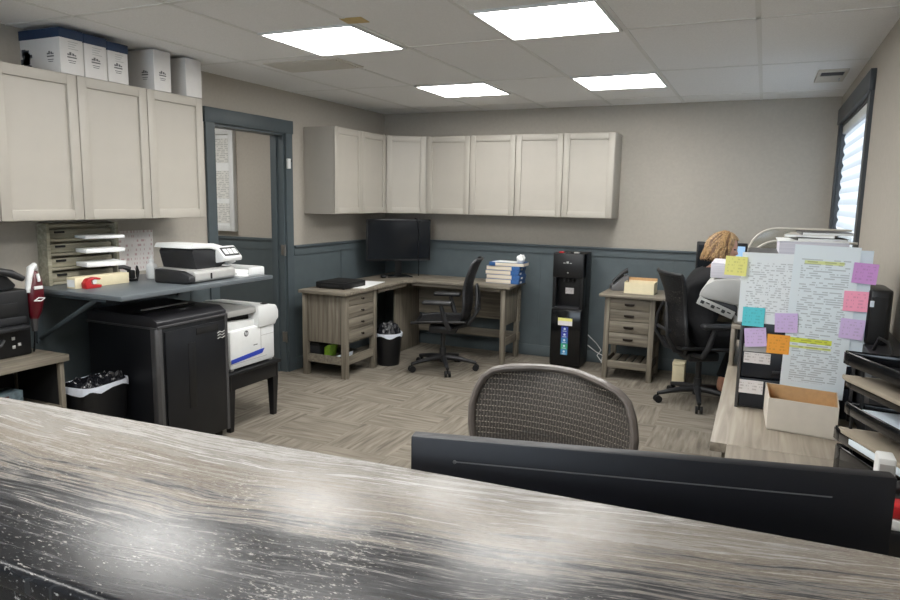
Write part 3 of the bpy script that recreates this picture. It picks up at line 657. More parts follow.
# ------------------------------------------------------------ shredder, bin, printer table and printer
t = thing('paper_shredder', 'tall black office shredder with silver corner edges under the shelf', 'shredder', (-3.34, 3.05, 0))
sx0, sx1, sy0, sy1 = -3.64, -3.07, 2.775, 3.325
obj('cabinet', box(nb(), sx0, sx1, sy0, sy1, 0.05, 0.80, 0.01), 'shred', t, world=True)
b = nb(); prism(b, [(sx0, 0.80), (sx1, 0.80), (sx1, 0.835), (sx1-0.05, 0.865), (sx0+0.05, 0.872), (sx0, 0.855)], -sy1, -sy0, 0.006, mat=AX_XZ); obj('head', b, 'shredtop', t, world=True)
b = nb(); box(b, sx0+0.30, sx0+0.40, sy0+0.07, sy1-0.09, 0.862, 0.874, 0.003); obj('feed_slot', b, 'blackmatte', t, world=True)
b = nb(); box(b, sx0+0.345, sx0+0.36, sy0+0.09, sy1-0.11, 0.873, 0.882); obj('slot_lip', b, 'ltgrey', t, world=True)
b = nb(); ell(b, (sx0+0.46, sy0+0.3, 0.866), (0.02, 0.035, 0.007)); obj('switch', b, 'silver', t, world=True)
for (x, y) in ((sx1, sy0),):
    b = nb(); prism(b, [(x-0.05, y-0.006), (x-0.01, y-0.008), (x+0.006, y+0.006), (x+0.006, y+0.03), (x-0.01, y+0.03), (x-0.05, y+0.01)], 0.05, 0.80, 0.003); obj('corner_trim', b, 'silver', t, world=True)
b = nb(); prism(b, [(sx1, sy1-0.02), (sx1+0.004, sy1-0.02), (sx1+0.004, sy1+0.004), (sx1-0.02, sy1+0.004), (sx1-0.02, sy1), (sx1, sy1)], 0.05, 0.80); obj('corner_trim', b, 'silver', t, world=True)
b = nb(); tube(b, [(sx0, sy0-0.003, 0.80), (sx1, sy0-0.003, 0.80)], 0.006, 6); tube(b, [(sx1+0.002, sy0, 0.806), (sx1+0.002, sy1, 0.806)], 0.008, 6); obj('rim_trim', b, 'silver', t, world=True)
dr_ = obj('bin_door', box(nb(), sx1, sx1+0.012, sy0+0.045, sy1-0.03, 0.07, 0.775, 0.004), 'shred', t, world=True)
b = nb(); box(b, -0.001, 0.002, -0.09, 0.09, -0.02, 0.02, 0.0005); obj('grip_recess', b, 'blackmatte', dr_, loc=(0.0, 0, 0)).data.transform(Matrix.Translation(Vector((sx1+0.013, sy1-0.18, 0.74))-Vector(t.location)))
b = nb(); box(b, sx1+0.012, sx1+0.0145, sy0+0.21, sy0+0.27, 0.28, 0.68, 0.001); o = obj('window_strip', b, 'black', t, world=True)
b = nb()
for k in range(3): tube(b, [(sx1+0.0135, sy1-0.095+0.02*i, 0.665+0.018*k+0.008*(i % 2)) for i in range(4)], 0.0035, 6)
obj('emblem', b, 'ltgrey', t, world=True)
for (x, y) in ((sx0+0.05, sy0+0.05), (sx1-0.05, sy0+0.05), (sx0+0.05, sy1-0.05), (sx1-0.05, sy1-0.05)):
    obj('caster', cyl(nb(), (x-0.012, y, 0.026), (x+0.012, y, 0.026), 0.026), 'blackmatte', t, world=True)

def waste_bin(name, label, c, wx, wy, h, rz, roundish, bulge=0.03):
    t = thing(name, label, 'waste bin', c, rz)
    def ring(sx_, sy_, n=32):
        out = []
        for k in range(n):
            a = 2*PI*k/n; e = 1.0 if roundish else 0.45
            ca, sa = math.cos(a), math.sin(a)
            out.append((sx_*math.copysign(abs(ca)**e, ca), sy_*math.copysign(abs(sa)**e, sa)))
        return out
    b = nb(); rs = []
    for s, z in ((0.80, 0.0), (0.81, 0.01), (1.0, h), (0.97, h), (0.78, 0.02)):
        rs.append([b.verts.new((x, y, z)) for x, y in ring(wx*s, wy*s)])
    for A, B in zip(rs, rs[1:]):
        for k in range(32): b.faces.new((A[k], A[(k+1) % 32], B[(k+1) % 32], B[k]))
    b.faces.new(rs[0]); b.faces.new(rs[-1])
    obj('bin_body', b, 'black', t)
    b = nb(); rs = []   # white liner turned over the rim
    for s, z in ((1.03, h-0.028), (1.035, h-0.012), (1.02, h+0.006), (0.94, h+0.004)):
        rs.append([b.verts.new((x, y, z+(0.012*math.sin(k*0.9+1) if z < h-0.02 else 0))) for k, (x, y) in enumerate(ring(wx*s, wy*s))])
    for A, B in zip(rs, rs[1:]):
        for k in range(32): b.faces.new((A[k], A[(k+1) % 32], B[(k+1) % 32], B[k]))
    obj('liner', b, 'liner', t)
    b = nb()   # crumpled black bag bulging out
    def bag(u, v):
        a = 2*PI*u; r = 0.99*(1-v)**0.6 if v < 1 else 0
        e = 1.0 if roundish else 0.5; ca, sa = math.cos(a), math.sin(a)
        x, y = wx*r*math.copysign(abs(ca)**e, ca), wy*r*math.copysign(abs(sa)**e, sa)
        n = mnoise.noise(Vector((x*22, y*22, 3.1)))
        return (x, y, h-0.01+bulge*math.sin(min(1, v*1.1)*PI*0.5)+0.06*max(0, n)*(1-0.3*v)+0.02*mnoise.noise(Vector((x*60, y*60, 1))))
    grid(b, bag, 48, 16); bmesh.ops.remove_doubles(b, verts=b.verts, dist=0.0005)
    obj('bin_bag', b, 'bag', t, smooth=False)
    return t
waste_bin('waste_bin', 'rectangular black waste bin with white liner beside the shredder', (-3.37, 2.592, 0), 0.12, 0.16, 0.50, 0.12, False)
waste_bin('waste_bin', 'round black waste bin with black bag under the corner desk', (-3.135, 5.53, 0), 0.128, 0.128, 0.30, 0.4, True, 0.10)

t = thing('printer_table', 'black wooden side table carrying the white printer', 'table', (-3.35, 3.62, 0))
tx0, tx1, ty0, ty1, tz = -3.66, -3.07, 3.335, 3.865, 0.405
obj('table_top', box(nb(), tx0, tx1, ty0, ty1, tz-0.022, tz, 0.004), 'black', t, world=True)
b = nb()
for q in ((tx0+0.03, tx1-0.015, ty0+0.02, ty0+0.04), (tx0+0.03, tx1-0.015, ty1-0.04, ty1-0.02), (tx0+0.03, tx0+0.05, ty0+0.04, ty1-0.04), (tx1-0.035, tx1-0.015, ty0+0.04, ty1-0.04)): box(b, *q, tz-0.12, tz-0.022, 0.002)
obj('apron', b, 'black', t, world=True)
for x, y in ((tx0+0.05, ty0+0.045), (tx1-0.045, ty0+0.045), (tx0+0.05, ty1-0.045), (tx1-0.045, ty1-0.045)):
    b = nb(); tube(b, [(x, y, tz-0.024), (x, y, tz-0.13), (x, y, 0.0)], [0.038, 0.038, 0.024], 4); 
    bmesh.ops.rotate(b, cent=(x, y, 0), matrix=Matrix.Rotation(PI/4, 3, 'Z'), verts=b.verts); obj('leg', b, 'black', t, world=True)
t = thing('laser_printer', 'white laser printer with a blue stripe on black side table', 'printer', (-3.34, 3.6, tz))
px0, px1, py0, py1, pz0, pz1 = -3.60, -3.10, 3.385, 3.835, tz, 0.80
b = nb(); box(b, px0, px1, py0, py1, pz0+0.01, 0.675, 0.018); obj('body', b, 'white', t, world=True)
b = nb(); prism(b, [(py0, 0.66), (py0+0.30, 0.66), (py0+0.30, 0.715), (py0, 0.735)], px0+0.02, px1-0.03, 0.006, mat=AX_YZ); obj('output_tray', b, 'white', t, world=True)
b = nb(); box(b, px0+0.02, px1-0.012, py0, py0+0.28, 0.765, 0.805, 0.008); obj('top_cover', b, 'ltgrey', t, world=True)
b = nb(); box(b, px0+0.02, px1-0.08, py0+0.005, py0+0.27, 0.70, 0.77); obj('output_opening', b, 'blackmatte', t, world=True)
b = nb(); prism(b, [(py0+0.27, 0.66), (py1, 0.66), (py1+0.012, 0.685), (py1+0.035, 0.70), (py1+0.035, 0.755), (py1+0.01, 0.80), (py0+0.27, 0.815)], px0+0.02, px1+0.012, 0.012, mat=AX_YZ); cp = obj('control_head', b, 'white', t, world=True)
b = nb(); box(b, px1-0.06, px1-0.025, py0+0.37, py0+0.415, 0.805, 0.812, 0.002); obj('display', b, 'blackmatte', t, world=True)
b = nb(); prism(b, [(py0+0.005, 0.458), (py0+0.31, 0.478), (py0+0.335, 0.508), (py0+0.30, 0.508), (py0+0.005, 0.486)], px1, px1+0.003, 0, mat=AX_YZ); obj('blue_stripe', b, 'hpblue', t, world=True)
b = nb()
box(b, px1-0.0005, px1+0.001, py0+0.30, py0+0.303, 0.51, 0.66); box(b, px1-0.0005, px1+0.001, py0+0.302, py1-0.01, 0.60, 0.603); box(b, px1-0.0005, px1+0.001, py0+0.01, py0+0.36, 0.452, 0.455)
obj('panel_seam', b, 'ltgrey', t, world=True)
b = nb(); cyl(b, (px1, py0+0.155, 0.64), (px1+0.0015, py0+0.155, 0.64), 0.021, seg=24); lg = obj('round_logo', b, 'midgrey', t, world=True)
tb = text_bm('hp', 0.03); bmesh.ops.transform(tb, matrix=local_mat(t).inverted() @ Matrix.Translation((px1+0.0022, py0+0.155, 0.642)) @ Euler((PI/2, 0, PI/2)).to_matrix().to_4x4(), verts=tb.verts)
obj('logo_letters', tb, 'white', lg)
b = nb(); box(b, px1, px1+0.001, py0+0.225, py0+0.265, 0.545, 0.551); obj('model_mark', b, 'midgrey', t, world=True)
for y in (py0+0.03, py1-0.03):
    for x in (px0+0.03, px1-0.03): obj('foot', box(nb(), x-0.015, x+0.015, y-0.015, y+0.015, pz0, pz0+0.012), 'ltgrey', t, world=True)

# ------------------------------------------------------------ end table at far left, black printer and tools
t = thing('end_table', 'weathered wood open end table at the left edge under black printer', 'table', (-3.55, 2.0, 0))
ex0, ex1, ey0, ey1, ez = XL+0.03, -3.33, 1.45, 2.42, 0.70
obj('table_top', box(nb(), ex0, ex1, ey0, ey1, ez-0.035, ez, 0.003), 'woodY', t, world=True)
for y in (ey0+0.02, ey1-0.045):
    obj('side_panel', box(nb(), ex0+0.012, ex1-0.045, y+0.004, y+0.021, 0.02, ez-0.035, 0.002), 'blackmatte', t, world=True)  # matt black sides put the shade of the open interior into the colour
    for x in (ex0+0.01, ex1-0.045): obj('post', box(nb(), x, x+0.025, y, y+0.025, 0, ez-0.035, 0.002), 'woodZ', t, world=True)
obj('shelf', box(nb(), ex0+0.01, ex1-0.025, ey0+0.045, ey1-0.045, 0.40, 0.425, 0.002), 'woodY', t, world=True)
obj('lower_shelf', box(nb(), ex0+0.01, ex1-0.025, ey0+0.045, ey1-0.045, 0.06, 0.085, 0.002), 'woodY', t, world=True)
obj('back_panel', box(nb(), ex0, ex0+0.009, ey0+0.045, ey1-0.045, 0.06, ez-0.035), 'blackmatte', t, world=True)  # black back, likewise painting in the interior's shade
t = thing('supply_box', 'small box with red and pale blue print on end table shelf', 'box', (-3.52, 2.16, 0.425))
b = nb(); box(b, -3.58, -3.46, 2.10, 2.24, 0.425, 0.53, 0.003); obj('box_body', b, plain('print_teal', (110, 130, 140), 0.6, 0.5, 40), t, world=True)
b = nb(); box(b, -3.4602, -3.459, 2.105, 2.165, 0.44, 0.515); obj('red_label', b, 'maroon', t, world=True)
t = thing('black_printer', 'black desktop printer at the left edge on wooden end table', 'printer', (-3.63, 2.1, ez))
fx = -3.50; b = nb(); box(b, XL+0.03, fx, 1.78, 2.335, ez+0.001, 1.05, 0.012); obj('body', b, 'black', t, world=True)
b = nb(); box(b, fx-0.001, fx+0.006, 1.82, 2.27, 0.92, 0.985, 0.002); obj('upper_opening', b, 'blackmatte', t, world=True)
b = nb(); box(b, fx-0.002, fx+0.05, 1.85, 2.30, 0.845, 0.865, 0.004); obj('output_tray', b, 'dkgrey', t, world=True)
b = nb(); box(b, fx-0.001, fx+0.008, 1.82, 2.31, 0.875, 0.91, 0.002); obj('front_bar', b, 'dkgrey', t, world=True)
b = nb(); tube(b, [(fx+0.004, 1.9, 0.74), (fx+0.02, 2.05, 0.745), (fx+0.016, 2.16, 0.78), (fx+0.004, 2.18, 0.80)], 0.012, 8); obj('tray_grip', b, 'dkgrey', t, world=True)
for (y, z) in ((2.235, 0.80), (2.265, 0.765), (2.235, 0.755)): obj('button', box(nb(), fx, fx+0.004, y-0.008, y+0.008, z-0.008, z+0.008, 0.001), 'ltgrey', t, world=True)
b = nb(); box(b, fx, fx+0.0015, 2.15, 2.215, 0.945, 0.955); obj('maker_plate', b, 'ltgrey', t, world=True)
t = thing('tape_gun', 'dark grey tape gun lying on the black printer', 'tape gun', (-3.6, 2.25, 1.035))
b = nb(); prism(b, [(2.12, 1.035), (2.30, 1.035), (2.32, 1.06), (2.22, 1.19), (2.17, 1.195), (2.14, 1.15)], -3.66, -3.61, 0.012, mat=AX_YZ); obj('frame', b, 'dkgrey', t, world=True)
b = nb(); tube(b, [(-3.63+0.0, 2.185+0.03*math.cos(a), 1.195+0.03*math.sin(a)) for a in [2*PI*k/18 for k in range(18)]], 0.011, 8, closed=True); obj('ring', b, 'midgrey', t, world=True)
b = nb(); tube(b, [(-3.60, 2.20, 1.16), (-3.585, 2.27, 1.14), (-3.58, 2.335, 1.10)], [0.022, 0.024, 0.018], 10); obj('handle', b, 'dkgrey', t, world=True)
t.location = (-3.52, 2.23, 1.05); t.scale = (1.0, 0.95, 0.85)
t = thing('hand_vacuum', 'maroon and white handheld device propped beside the black printer', 'handheld device', (-3.53, 2.38, 0.80))
b = nb()
for (y, z, r) in (): pass
tube(b, [(-3.525, 2.372, 0.885), (-3.522, 2.376, 0.93), (-3.52, 2.38, 0.99), (-3.52, 2.383, 1.05), (-3.522, 2.385, 1.10), (-3.53, 2.388, 1.135)], [0.022, 0.036, 0.045, 0.043, 0.034, 0.018], 16); obj('body', b, 'maroon', t, world=True)
b = nb(); tube(b, [(-3.505, 2.335, 1.03), (-3.505, 2.345, 1.10), (-3.515, 2.365, 1.155), (-3.525, 2.39, 1.165), (-3.535, 2.405, 1.14)], [0.011, 0.016, 0.019, 0.019, 0.012], 10); obj('grip', b, 'white', t, world=True)
b = nb(); tube(b, [(-3.525, 2.372, 0.815), (-3.525, 2.372, 0.89)], [0.014, 0.022], 8); obj('nozzle', b, 'silver', t, world=True)
b = nb(); box(b, -3.482, -3.474, 2.352, 2.40, 1.045, 1.062, 0.003); tube(b, [(-3.474, 2.345, 0.985), (-3.472, 2.37, 1.0), (-3.473, 2.405, 0.995), (-3.474, 2.385, 0.982), (-3.474, 2.35, 0.985)], 0.003, 6); obj('badge', b, 'white', t, world=True)
b = nb(); tube(b, [(-3.478, 2.383, 1.085), (-3.49, 2.385, 1.125)], 0.008, 8); obj('switch', b, 'white', t, world=True)
tag(obj('power_cord', tube(nb(), [(-3.527, 2.372, 0.815), (-3.53, 2.37, 0.75), (-3.535, 2.365, 0.703)], 0.004, 6), 'black'), 'thin black cord dangling below the maroon handheld device', 'cord')

# ------------------------------------------------------------ desks
def knob(bm, p, ax):
    d = Vector(ax); p = Vector(p); cyl(bm, p, p+d*0.014, 0.006, seg=10); ell(bm, p+d*0.02, (0.011, 0.013, 0.011), seg=12)
DT = 0.76
t = thing('corner_desk', 'weathered wood L-shaped desk in the back left corner', 'desk', (-3.3, 6.0, 0))
L_ = [(XL+0.155, 4.80), (-3.135, 4.80), (-3.135, 5.90), (-3.07, 5.965), (-2.095, 5.965), (-2.095, 6.45), (XL+0.155, 6.47)]
b = nb(); prism(b, L_, DT-0.028, DT, 0.004); obj('desktop', b, 'woodX', t, world=True)
qx0, qx1, qy0, qy1 = -3.615, -3.165, 4.85, 5.365
for x, y in ((qx0, qy0), (qx1-0.05, qy0), (qx0, qy1-0.05), (qx1-0.05, qy1-0.05)): obj('leg', box(nb(), x, x+0.05, y, y+0.05, 0, DT-0.028, 0.002), 'woodZ', t, world=True)
b = nb(); box(b, qx0+0.05, qx1-0.05, qy0+0.012, qy0+0.03, 0.30, DT-0.03, 0.001)
for k in range(1, 4): box(b, qx0+0.05+k*0.1-0.002, qx0+0.05+k*0.1+0.002, qy0+0.009, qy0+0.0125, 0.34, DT-0.06)
obj('side_panel', b, 'woodZ', t, world=True)
b = nb(); box(b, qx0+0.02, qx1-0.02, qy0+0.03, qy1-0.03, 0.30, DT-0.03); obj('pedestal_body', b, 'woodZ', t, world=True)
for z0, z1 in ((0.632, 0.728), (0.528, 0.626), (0.424, 0.522), (0.318, 0.418)):
    d = obj('drawer', box(nb(), qx1-0.022, qx1-0.004, qy0+0.052, qy1-0.052, z0, z1, 0.002), 'woodY', t, world=True)
    b = nb(); knob(b, (qx1-0.004, (qy0+qy1)/2, (z0+z1)/2), (1, 0, 0)); obj('knob', b, 'bronze', d, world=True)
    
obj('shelf', box(nb(), qx0+0.02, qx1-0.01, qy0+0.01, qy1-0.01, 0.13, 0.155, 0.002), 'woodY', t, world=True)
b = nb(); box(b, qx0+0.05, qx1-0.05, qy0+0.006, qy0+0.024, 0.12, 0.19); box(b, qx1-0.024, qx1-0.006, qy0+0.05, qy1-0.05, 0.12, 0.19); obj('shelf_rail', b, 'woodY', t, world=True)
obj('corner_panel', box(nb(), -3.30, -3.28, 5.92, 6.46, 0.0, DT-0.03, 0.002), 'woodZ', t, world=True)
obj('modesty_panel', box(nb(), -3.27, -2.14, 6.42, 6.44, 0.36, DT-0.03, 0.002), 'woodX', t, world=True)
obj('low_rail', box(nb(), -3.27, -2.14, 6.415, 6.44, 0.17, 0.25, 0.002), 'woodX', t, world=True)
for y in (6.0, 6.395): obj('leg', box(nb(), -2.15-0.045, -2.15, y, y+0.05, 0, DT-0.028, 0.002), 'woodZ', t, world=True)
obj('end_panel', box(nb(), -2.18, -2.162, 6.05, 6.39, 0.37, DT-0.03, 0.001), 'woodZ', t, world=True)
obj('end_rail', box(nb(), -2.18, -2.162, 6.05, 6.39, 0.17, 0.24, 0.001), 'woodY', t, world=True)
b = nb(); box(b, -3.13, -2.2, 5.985, 6.0, DT-0.06, DT-0.028); box(b, -3.165, -3.15, 5.365, 5.9, DT-0.06, DT-0.028); obj('apron', b, 'woodX', t, world=True)
# on the pedestal's low shelf
t = thing('dark_box', 'dark box on the low shelf of the corner desk', 'box', (-3.56, 5.0, 0.155))
obj('box_body', box(nb(), -3.62, -3.47, 4.89, 5.16, 0.155, 0.275, 0.003), 'dkgrey', t, world=True); obj('lid', box(nb(), -3.623, -3.467, 4.887, 5.163, 0.255, 0.282, 0.003), 'black', t, world=True)
tag(obj('green_pack', prism(nb(), [(-3.45, 0.155), (-3.40, 0.155), (-3.375, 0.27), (-3.41, 0.265), (-3.445, 0.24)], -5.05, -4.93, 0.004, mat=AX_XZ), 'green'), 'bright green pack on the low shelf of the corner desk', 'pack')
tag(obj('paper_stack', prism(nb(), [(-3.37, 0.155), (-3.26, 0.155), (-3.25, 0.2), (-3.34, 0.165)], -5.1, -4.9, 0.002, mat=AX_XZ), 'paperblue'), 'pale papers curling on the low shelf of the corner desk', 'papers')
# on the corner desk
t = thing('disc_player', 'flat black box shaped device on the near end of corner desk', 'device', (-3.45, 5.1, DT))
obj('body', prism(nb(), [(-3.62, 4.93), (-3.30, 4.93), (-3.30, 5.30), (-3.62, 5.30)], DT+0.006, DT+0.062, 0.008), 'black', t, world=True)
obj('top_plate', box(nb(), -3.60, -3.32, 4.95, 5.28, DT+0.062, DT+0.066, 0.001), 'blackmatte', t, world=True)
for x in (-3.59, -3.33):
    for y in (4.96, 5.27): obj('foot', cyl(nb(), (x, y, DT), (x, y, DT+0.007), 0.012, seg=10), 'blackmatte', t, world=True)
b = nb(); box(b, -3.56, -3.36, 4.9285, 4.9297, DT+0.025, DT+0.04); obj('front_slot', b, 'dkgrey', t, world=True)
t.location = (-3.39, 5.12, DT); t.scale = (0.94, 0.94, 0.92)
tag(obj('paper_sheet', prism(nb(), [(-3.29, 5.10), (-3.16, 5.14), (-3.25, 5.66), (-3.50, 5.60), (-3.40, 5.34), (-3.29, 5.32)], DT, DT+0.003), 'paper'), 'white sheets lying on corner desk behind the flat black device', 'papers')
t = thing('desk_monitor', 'wide dark monitor facing out of the corner on wooden desk', 'monitor', (-3.36, 6.13, DT), math.radians(41))
obj('stand_base', prism(nb(), [(-0.13, -0.09), (0.13, -0.09), (0.10, 0.09), (-0.10, 0.09)], 0, 0.012, 0.003), 'gloss', t)
obj('stand_neck', prism(nb(), [(-0.035, 0.02), (0.035, 0.02), (0.03, 0.045), (-0.03, 0.045)], 0.012, 0.36, 0.003), 'black', t)
sc_ = obj('housing', box(nb(), -0.335, 0.33, -0.02, 0.018, 0.165, 0.585, 0.008), 'black', t)
obj('screen_panel', box(nb(), -0.323, 0.318, -0.0225, -0.0195, 0.185, 0.575), 'screen', t)
b = nb(); box(b, 0.045, 0.05, -0.024, -0.0224, 0.17, 0.575); tube(b, [(0.165, -0.022, 0.575), (0.195, -0.026, 0.54), (0.2, -0.026, 0.40), (0.19, -0.026, 0.25), (0.195, -0.024, 0.17)], 0.006, 6)
tag(obj('monitor_cable', tube(nb(), [(0.165, -0.005, 0.595), (0.185, -0.03, 0.585), (0.205, -0.032, 0.45), (0.195, -0.032, 0.25), (0.205, -0.03, 0.15), (0.21, 0.0, 0.006)], 0.006, 6), 'black', loc=t.location, rot=t.rotation_euler), 'black cable hanging down over the corner monitor screen', 'cable'); b.free()
obj('led_strip', box(nb(), -0.05, 0.31, -0.0232, -0.0224, 0.168, 0.18), 'dkgrey', t)
tag(obj('desk_puck', ell(nb(), (0, 0, 0.02), (0.035, 0.035, 0.02)), 'black', loc=(-3.42, 5.93, DT)), 'small black round gadget beside the corner monitor base', 'gadget')
t0 = None
bks = [(0, 0.0), (0.008, 0.042), (-0.004, 0.084), (0.005, 0.126)]
labs = ['thick blue paperback at the bottom of stack on desk end', 'thick blue paperback second from bottom of stack on desk end', 'thick blue paperback second from top of the even stack on desk end', 'thick blue paperback on the even stack under the askew book']
for (dx, z), lb in zip(bks, labs):
    bt = thing('paperback_book', lb, 'book', (-2.225+dx, 6.27, DT+z), 0.0, 'paperbacks on the corner desk')
    obj('page_block', box(nb(), -0.19, 0.065, -0.10, 0.10, 0.002, 0.039), 'pages', bt)
    b = nb(); box(b, -0.19, 0.145, -0.102, 0.102, 0.0, 0.002); box(b, -0.19, 0.145, -0.102, 0.102, 0.039, 0.0415); box(b, 0.065, 0.145, -0.102, 0.102, 0.001, 0.04, 0.001); obj('cover', b, 'bookblue', bt)
    obj('spine_label', box(nb(), 0.145, 0.1462, -0.06, -0.01, 0.006, 0.022), 'paper', bt)
bt = thing('paperback_book', 'blue backed paperback lying turned around on top of the book stack', 'book', (-2.205, 6.27, DT+0.168), PI+0.06, 'paperbacks on the corner desk')
obj('page_block', box(nb(), -0.16, 0.12, -0.10, 0.10, 0.002, 0.032), 'pages', bt)
b = nb(); box(b, -0.16, 0.18, -0.102, 0.102, 0.0, 0.002); box(b, -0.16, 0.18, -0.102, 0.102, 0.032, 0.034); box(b, 0.12, 0.18, -0.102, 0.102, 0.001, 0.033, 0.001); obj('cover', b, 'bookblue', bt)
tag(obj('crumpled_paper', (lambda b: (bmesh.ops.create_icosphere(b, subdivisions=3, radius=0.042), [setattr(v, 'co', v.co*(1+0.35*mnoise.noise(v.co*40))) for v in b.verts], b)[2])(nb()), 'paper', loc=(-2.08, 6.23, DT+0.204+0.036), smooth=False), 'crumpled white paper on top of the book stack', 'paper')
tag(obj('paper_sheet', prism(nb(), [(-2.36, 6.19), (-2.12, 6.17), (-2.10, 6.33), (-2.34, 6.36)], DT+0.2025, DT+0.2065), 'paper'), 'loose white sheets on the top book of the stack', 'papers')

# water dispenser
t = thing('water_dispenser', 'tall black bottom loading water dispenser against the back wall', 'water dispenser', (-1.585, 6.39, 0))
wx0, wx1, wy0, wy1, wz = -1.755, -1.465, 6.19, 6.49, 1.08
obj('cabinet', box(nb(), wx0, wx1, wy0+0.004, wy1, 0.012, 0.56, 0.012), 'black', t, world=True)
b = nb(); box(b, wx0, wx1, wy0+0.10, wy1, 0.56, wz, 0.01); box(b, wx0, wx0+0.03, wy0+0.02, wy0+0.11, 0.56, wz, 0.004); box(b, wx1-0.03, wx1, wy0+0.02, wy0+0.11, 0.56, wz, 0.004); obj('column', b, 'black', t, world=True)
obj('head', box(nb(), wx0, wx1, wy0-0.005, wy0+0.12, 0.85, wz, 0.012), 'black', t, world=True)
obj('drip_tray', box(nb(), wx0+0.03, wx1-0.03, wy0-0.01, wy0+0.1, 0.56, 0.575, 0.003), 'dkgrey', t, world=True)
d = obj('lower_door', box(nb(), wx0+0.004, wx1-0.004, wy0-0.012, wy0+0.004, 0.03, 0.548, 0.005), 'gloss', t, world=True)
for x in (-1.65, -1.61, -1.57): obj('spout', cyl(nb(), (x, wy0+0.05, 0.81), (x, wy0+0.05, 0.852), 0.012, seg=10), 'dkgrey', t, world=True)
b = nb()
for k, x in enumerate((-1.645, -1.615, -1.585)): box(b, x-0.01, x+0.01, wy0-0.0065, wy0-0.0045, 0.986, 0.992+0.012*(k % 2))
obj('head_mark', b, 'ltgrey', t, world=True)
for k, x in enumerate((-1.68, -1.61, -1.54)): obj('push_button', box(nb(), x-0.022, x+0.022, wy0+0.005, wy0+0.05, wz, wz+0.012, 0.004), ['red', 'dkgrey', 'ltgrey'][k], t, world=True)
b = nb(); ell(b, (-1.61, wy0-0.004, 0.90), (0.008, 0.004, 0.008)); obj('indicator', b, 'ltgrey', t, world=True)
tag(obj('sticker', box(nb(), -0.04, 0.04, -0.028, 0.028, 0, 0.001), 'label', loc=(-1.612, wy0+0.099, 0.72), rot=(PI/2, 0, 0)), 'small white sticker in the recess of water dispenser', 'sticker')
t2 = thing('energy_label', 'pale yellow topped label high on the dispenser door', 'label', (-1.61, wy0-0.0125, 0.44))
obj('label_sheet', box(nb(), -1.682, -1.545, wy0-0.0132, wy0-0.0122, 0.405, 0.475), 'label', t2, world=True)
obj('yellow_band', box(nb(), -1.682, -1.545, wy0-0.0138, wy0-0.0132, 0.447, 0.475), 'note_yellow', t2, world=True)
t2 = thing('strip_label', 'tall blue and green pictogram strip on the dispenser door', 'label', (-1.61, wy0-0.0125, 0.3))
cols = [(44, 62, 150), (60, 70, 168), (52, 120, 178), (60, 170, 130), (66, 140, 190)]
for k, c in enumerate(cols):
    z1 = 0.395-k*0.054
    seg_ = obj('strip_square', box(nb(), -1.646, -1.582, wy0-0.0136, wy0-0.0122, z1-0.053, z1), plain('strip_%d' % k, c, 0.5, 0.15, 30), t2, world=True)
    b = nb(); cyl(b, (-1.614, wy0-0.0137, z1-0.022), (-1.614, wy0-0.0143, z1-0.022), 0.011, seg=10); box(b, -1.632, -1.596, wy0-0.0143, wy0-0.0137, z1-0.046, z1-0.041); obj('pictogram', b, 'paperblue', seg_, world=True)
b = nb(); tube(b, [(-1.46, 6.47, 0.28), (-1.38, 6.50, 0.20), (-1.33, 6.49, 0.14), (-1.36, 6.46, 0.09), (-1.32, 6.44, 0.05), (-1.29, 6.45, 0.008)], 0.005, 6); tube(b, [(-1.46, 6.47, 0.18), (-1.37, 6.47, 0.12), (-1.31, 6.48, 0.09), (-1.31, 6.43, 0.03), (-1.28, 6.47, 0.008)], 0.005, 6)
tag(obj('power_cord', b, 'white'), 'white tangled cords on the wall beside water dispenser', 'cord')

# drawer desk at the back right
t = thing('drawer_desk', 'weathered wood desk with four drawers along the back wall at right', 'desk', (-0.6, 6.27, 0))
gx0, gx1, gy0, gy1 = -1.215, -0.785, 5.99, 6.42
obj('desktop', box(nb(), -1.262, XR-0.03, 5.945, YB-0.06, DT-0.026, DT, 0.004), 'woodX', t, world=True)
for x, y in ((gx0, gy0), (gx1-0.045, gy0), (gx0, gy1-0.045), (gx1-0.045, gy1-0.045), (XR-0.1, gy0), (XR-0.1, gy1-0.045)): obj('leg', box(nb(), x, x+0.045, y, y+0.045, 0, DT-0.026, 0.002), 'woodZ', t, world=True)
obj('pedestal_body', box(nb(), gx0+0.012, gx1-0.012, gy0+0.025, gy1-0.02, 0.305, DT-0.028), 'woodZ', t, world=True)
for z0, z1 in ((0.628, 0.722), (0.528, 0.622), (0.424, 0.522), (0.312, 0.418)):
    d = obj('drawer', box(nb(), gx0+0.047, gx1-0.047, gy0+0.004, gy0+0.025, z0, z1, 0.002), 'woodX', t, world=True)
    b = nb(); zc = (z0+z1)/2; xc = (gx0+gx1)/2
    prism(b, [(-0.045, 0.008), (0.045, 0.008), (0.04, -0.01), (0.02, -0.014), (-0.02, -0.014), (-0.04, -0.01)], 0, 0.016, 0.003, mat=Matrix.Translation((xc, gy0+0.004, zc)) @ AX_XZ); obj('cup_pull', b, 'bronze', d, world=True)
b = nb()
for k in range(5): box(b, gx0+0.05+k*0.068, gx0+0.05+k*0.068+0.052, gy0+0.03, gy1-0.03, 0.135, 0.15, 0.002)
obj('slatted_shelf', b, 'woodY', t, world=True)
obj('shelf_rail', box(nb(), gx0+0.045, gx1-0.045, gy0+0.008, gy0+0.026, 0.10, 0.165, 0.001), 'woodX', t, world=True)
for x in (gx0+0.012, gx1-0.026): obj('side_rail', box(nb(), x, x+0.014, gy0+0.045, gy1-0.045, 0.10, 0.165), 'woodY', t, world=True)
obj('modesty_panel', box(nb(), gx1, XR-0.1, YB-0.12, YB-0.10, 0.35, DT-0.03), 'woodX', t, world=True)
t = thing('desk_phone', 'dark grey desk telephone beside the open white box', 'telephone', (-1.17, 6.30, DT), 0.3)
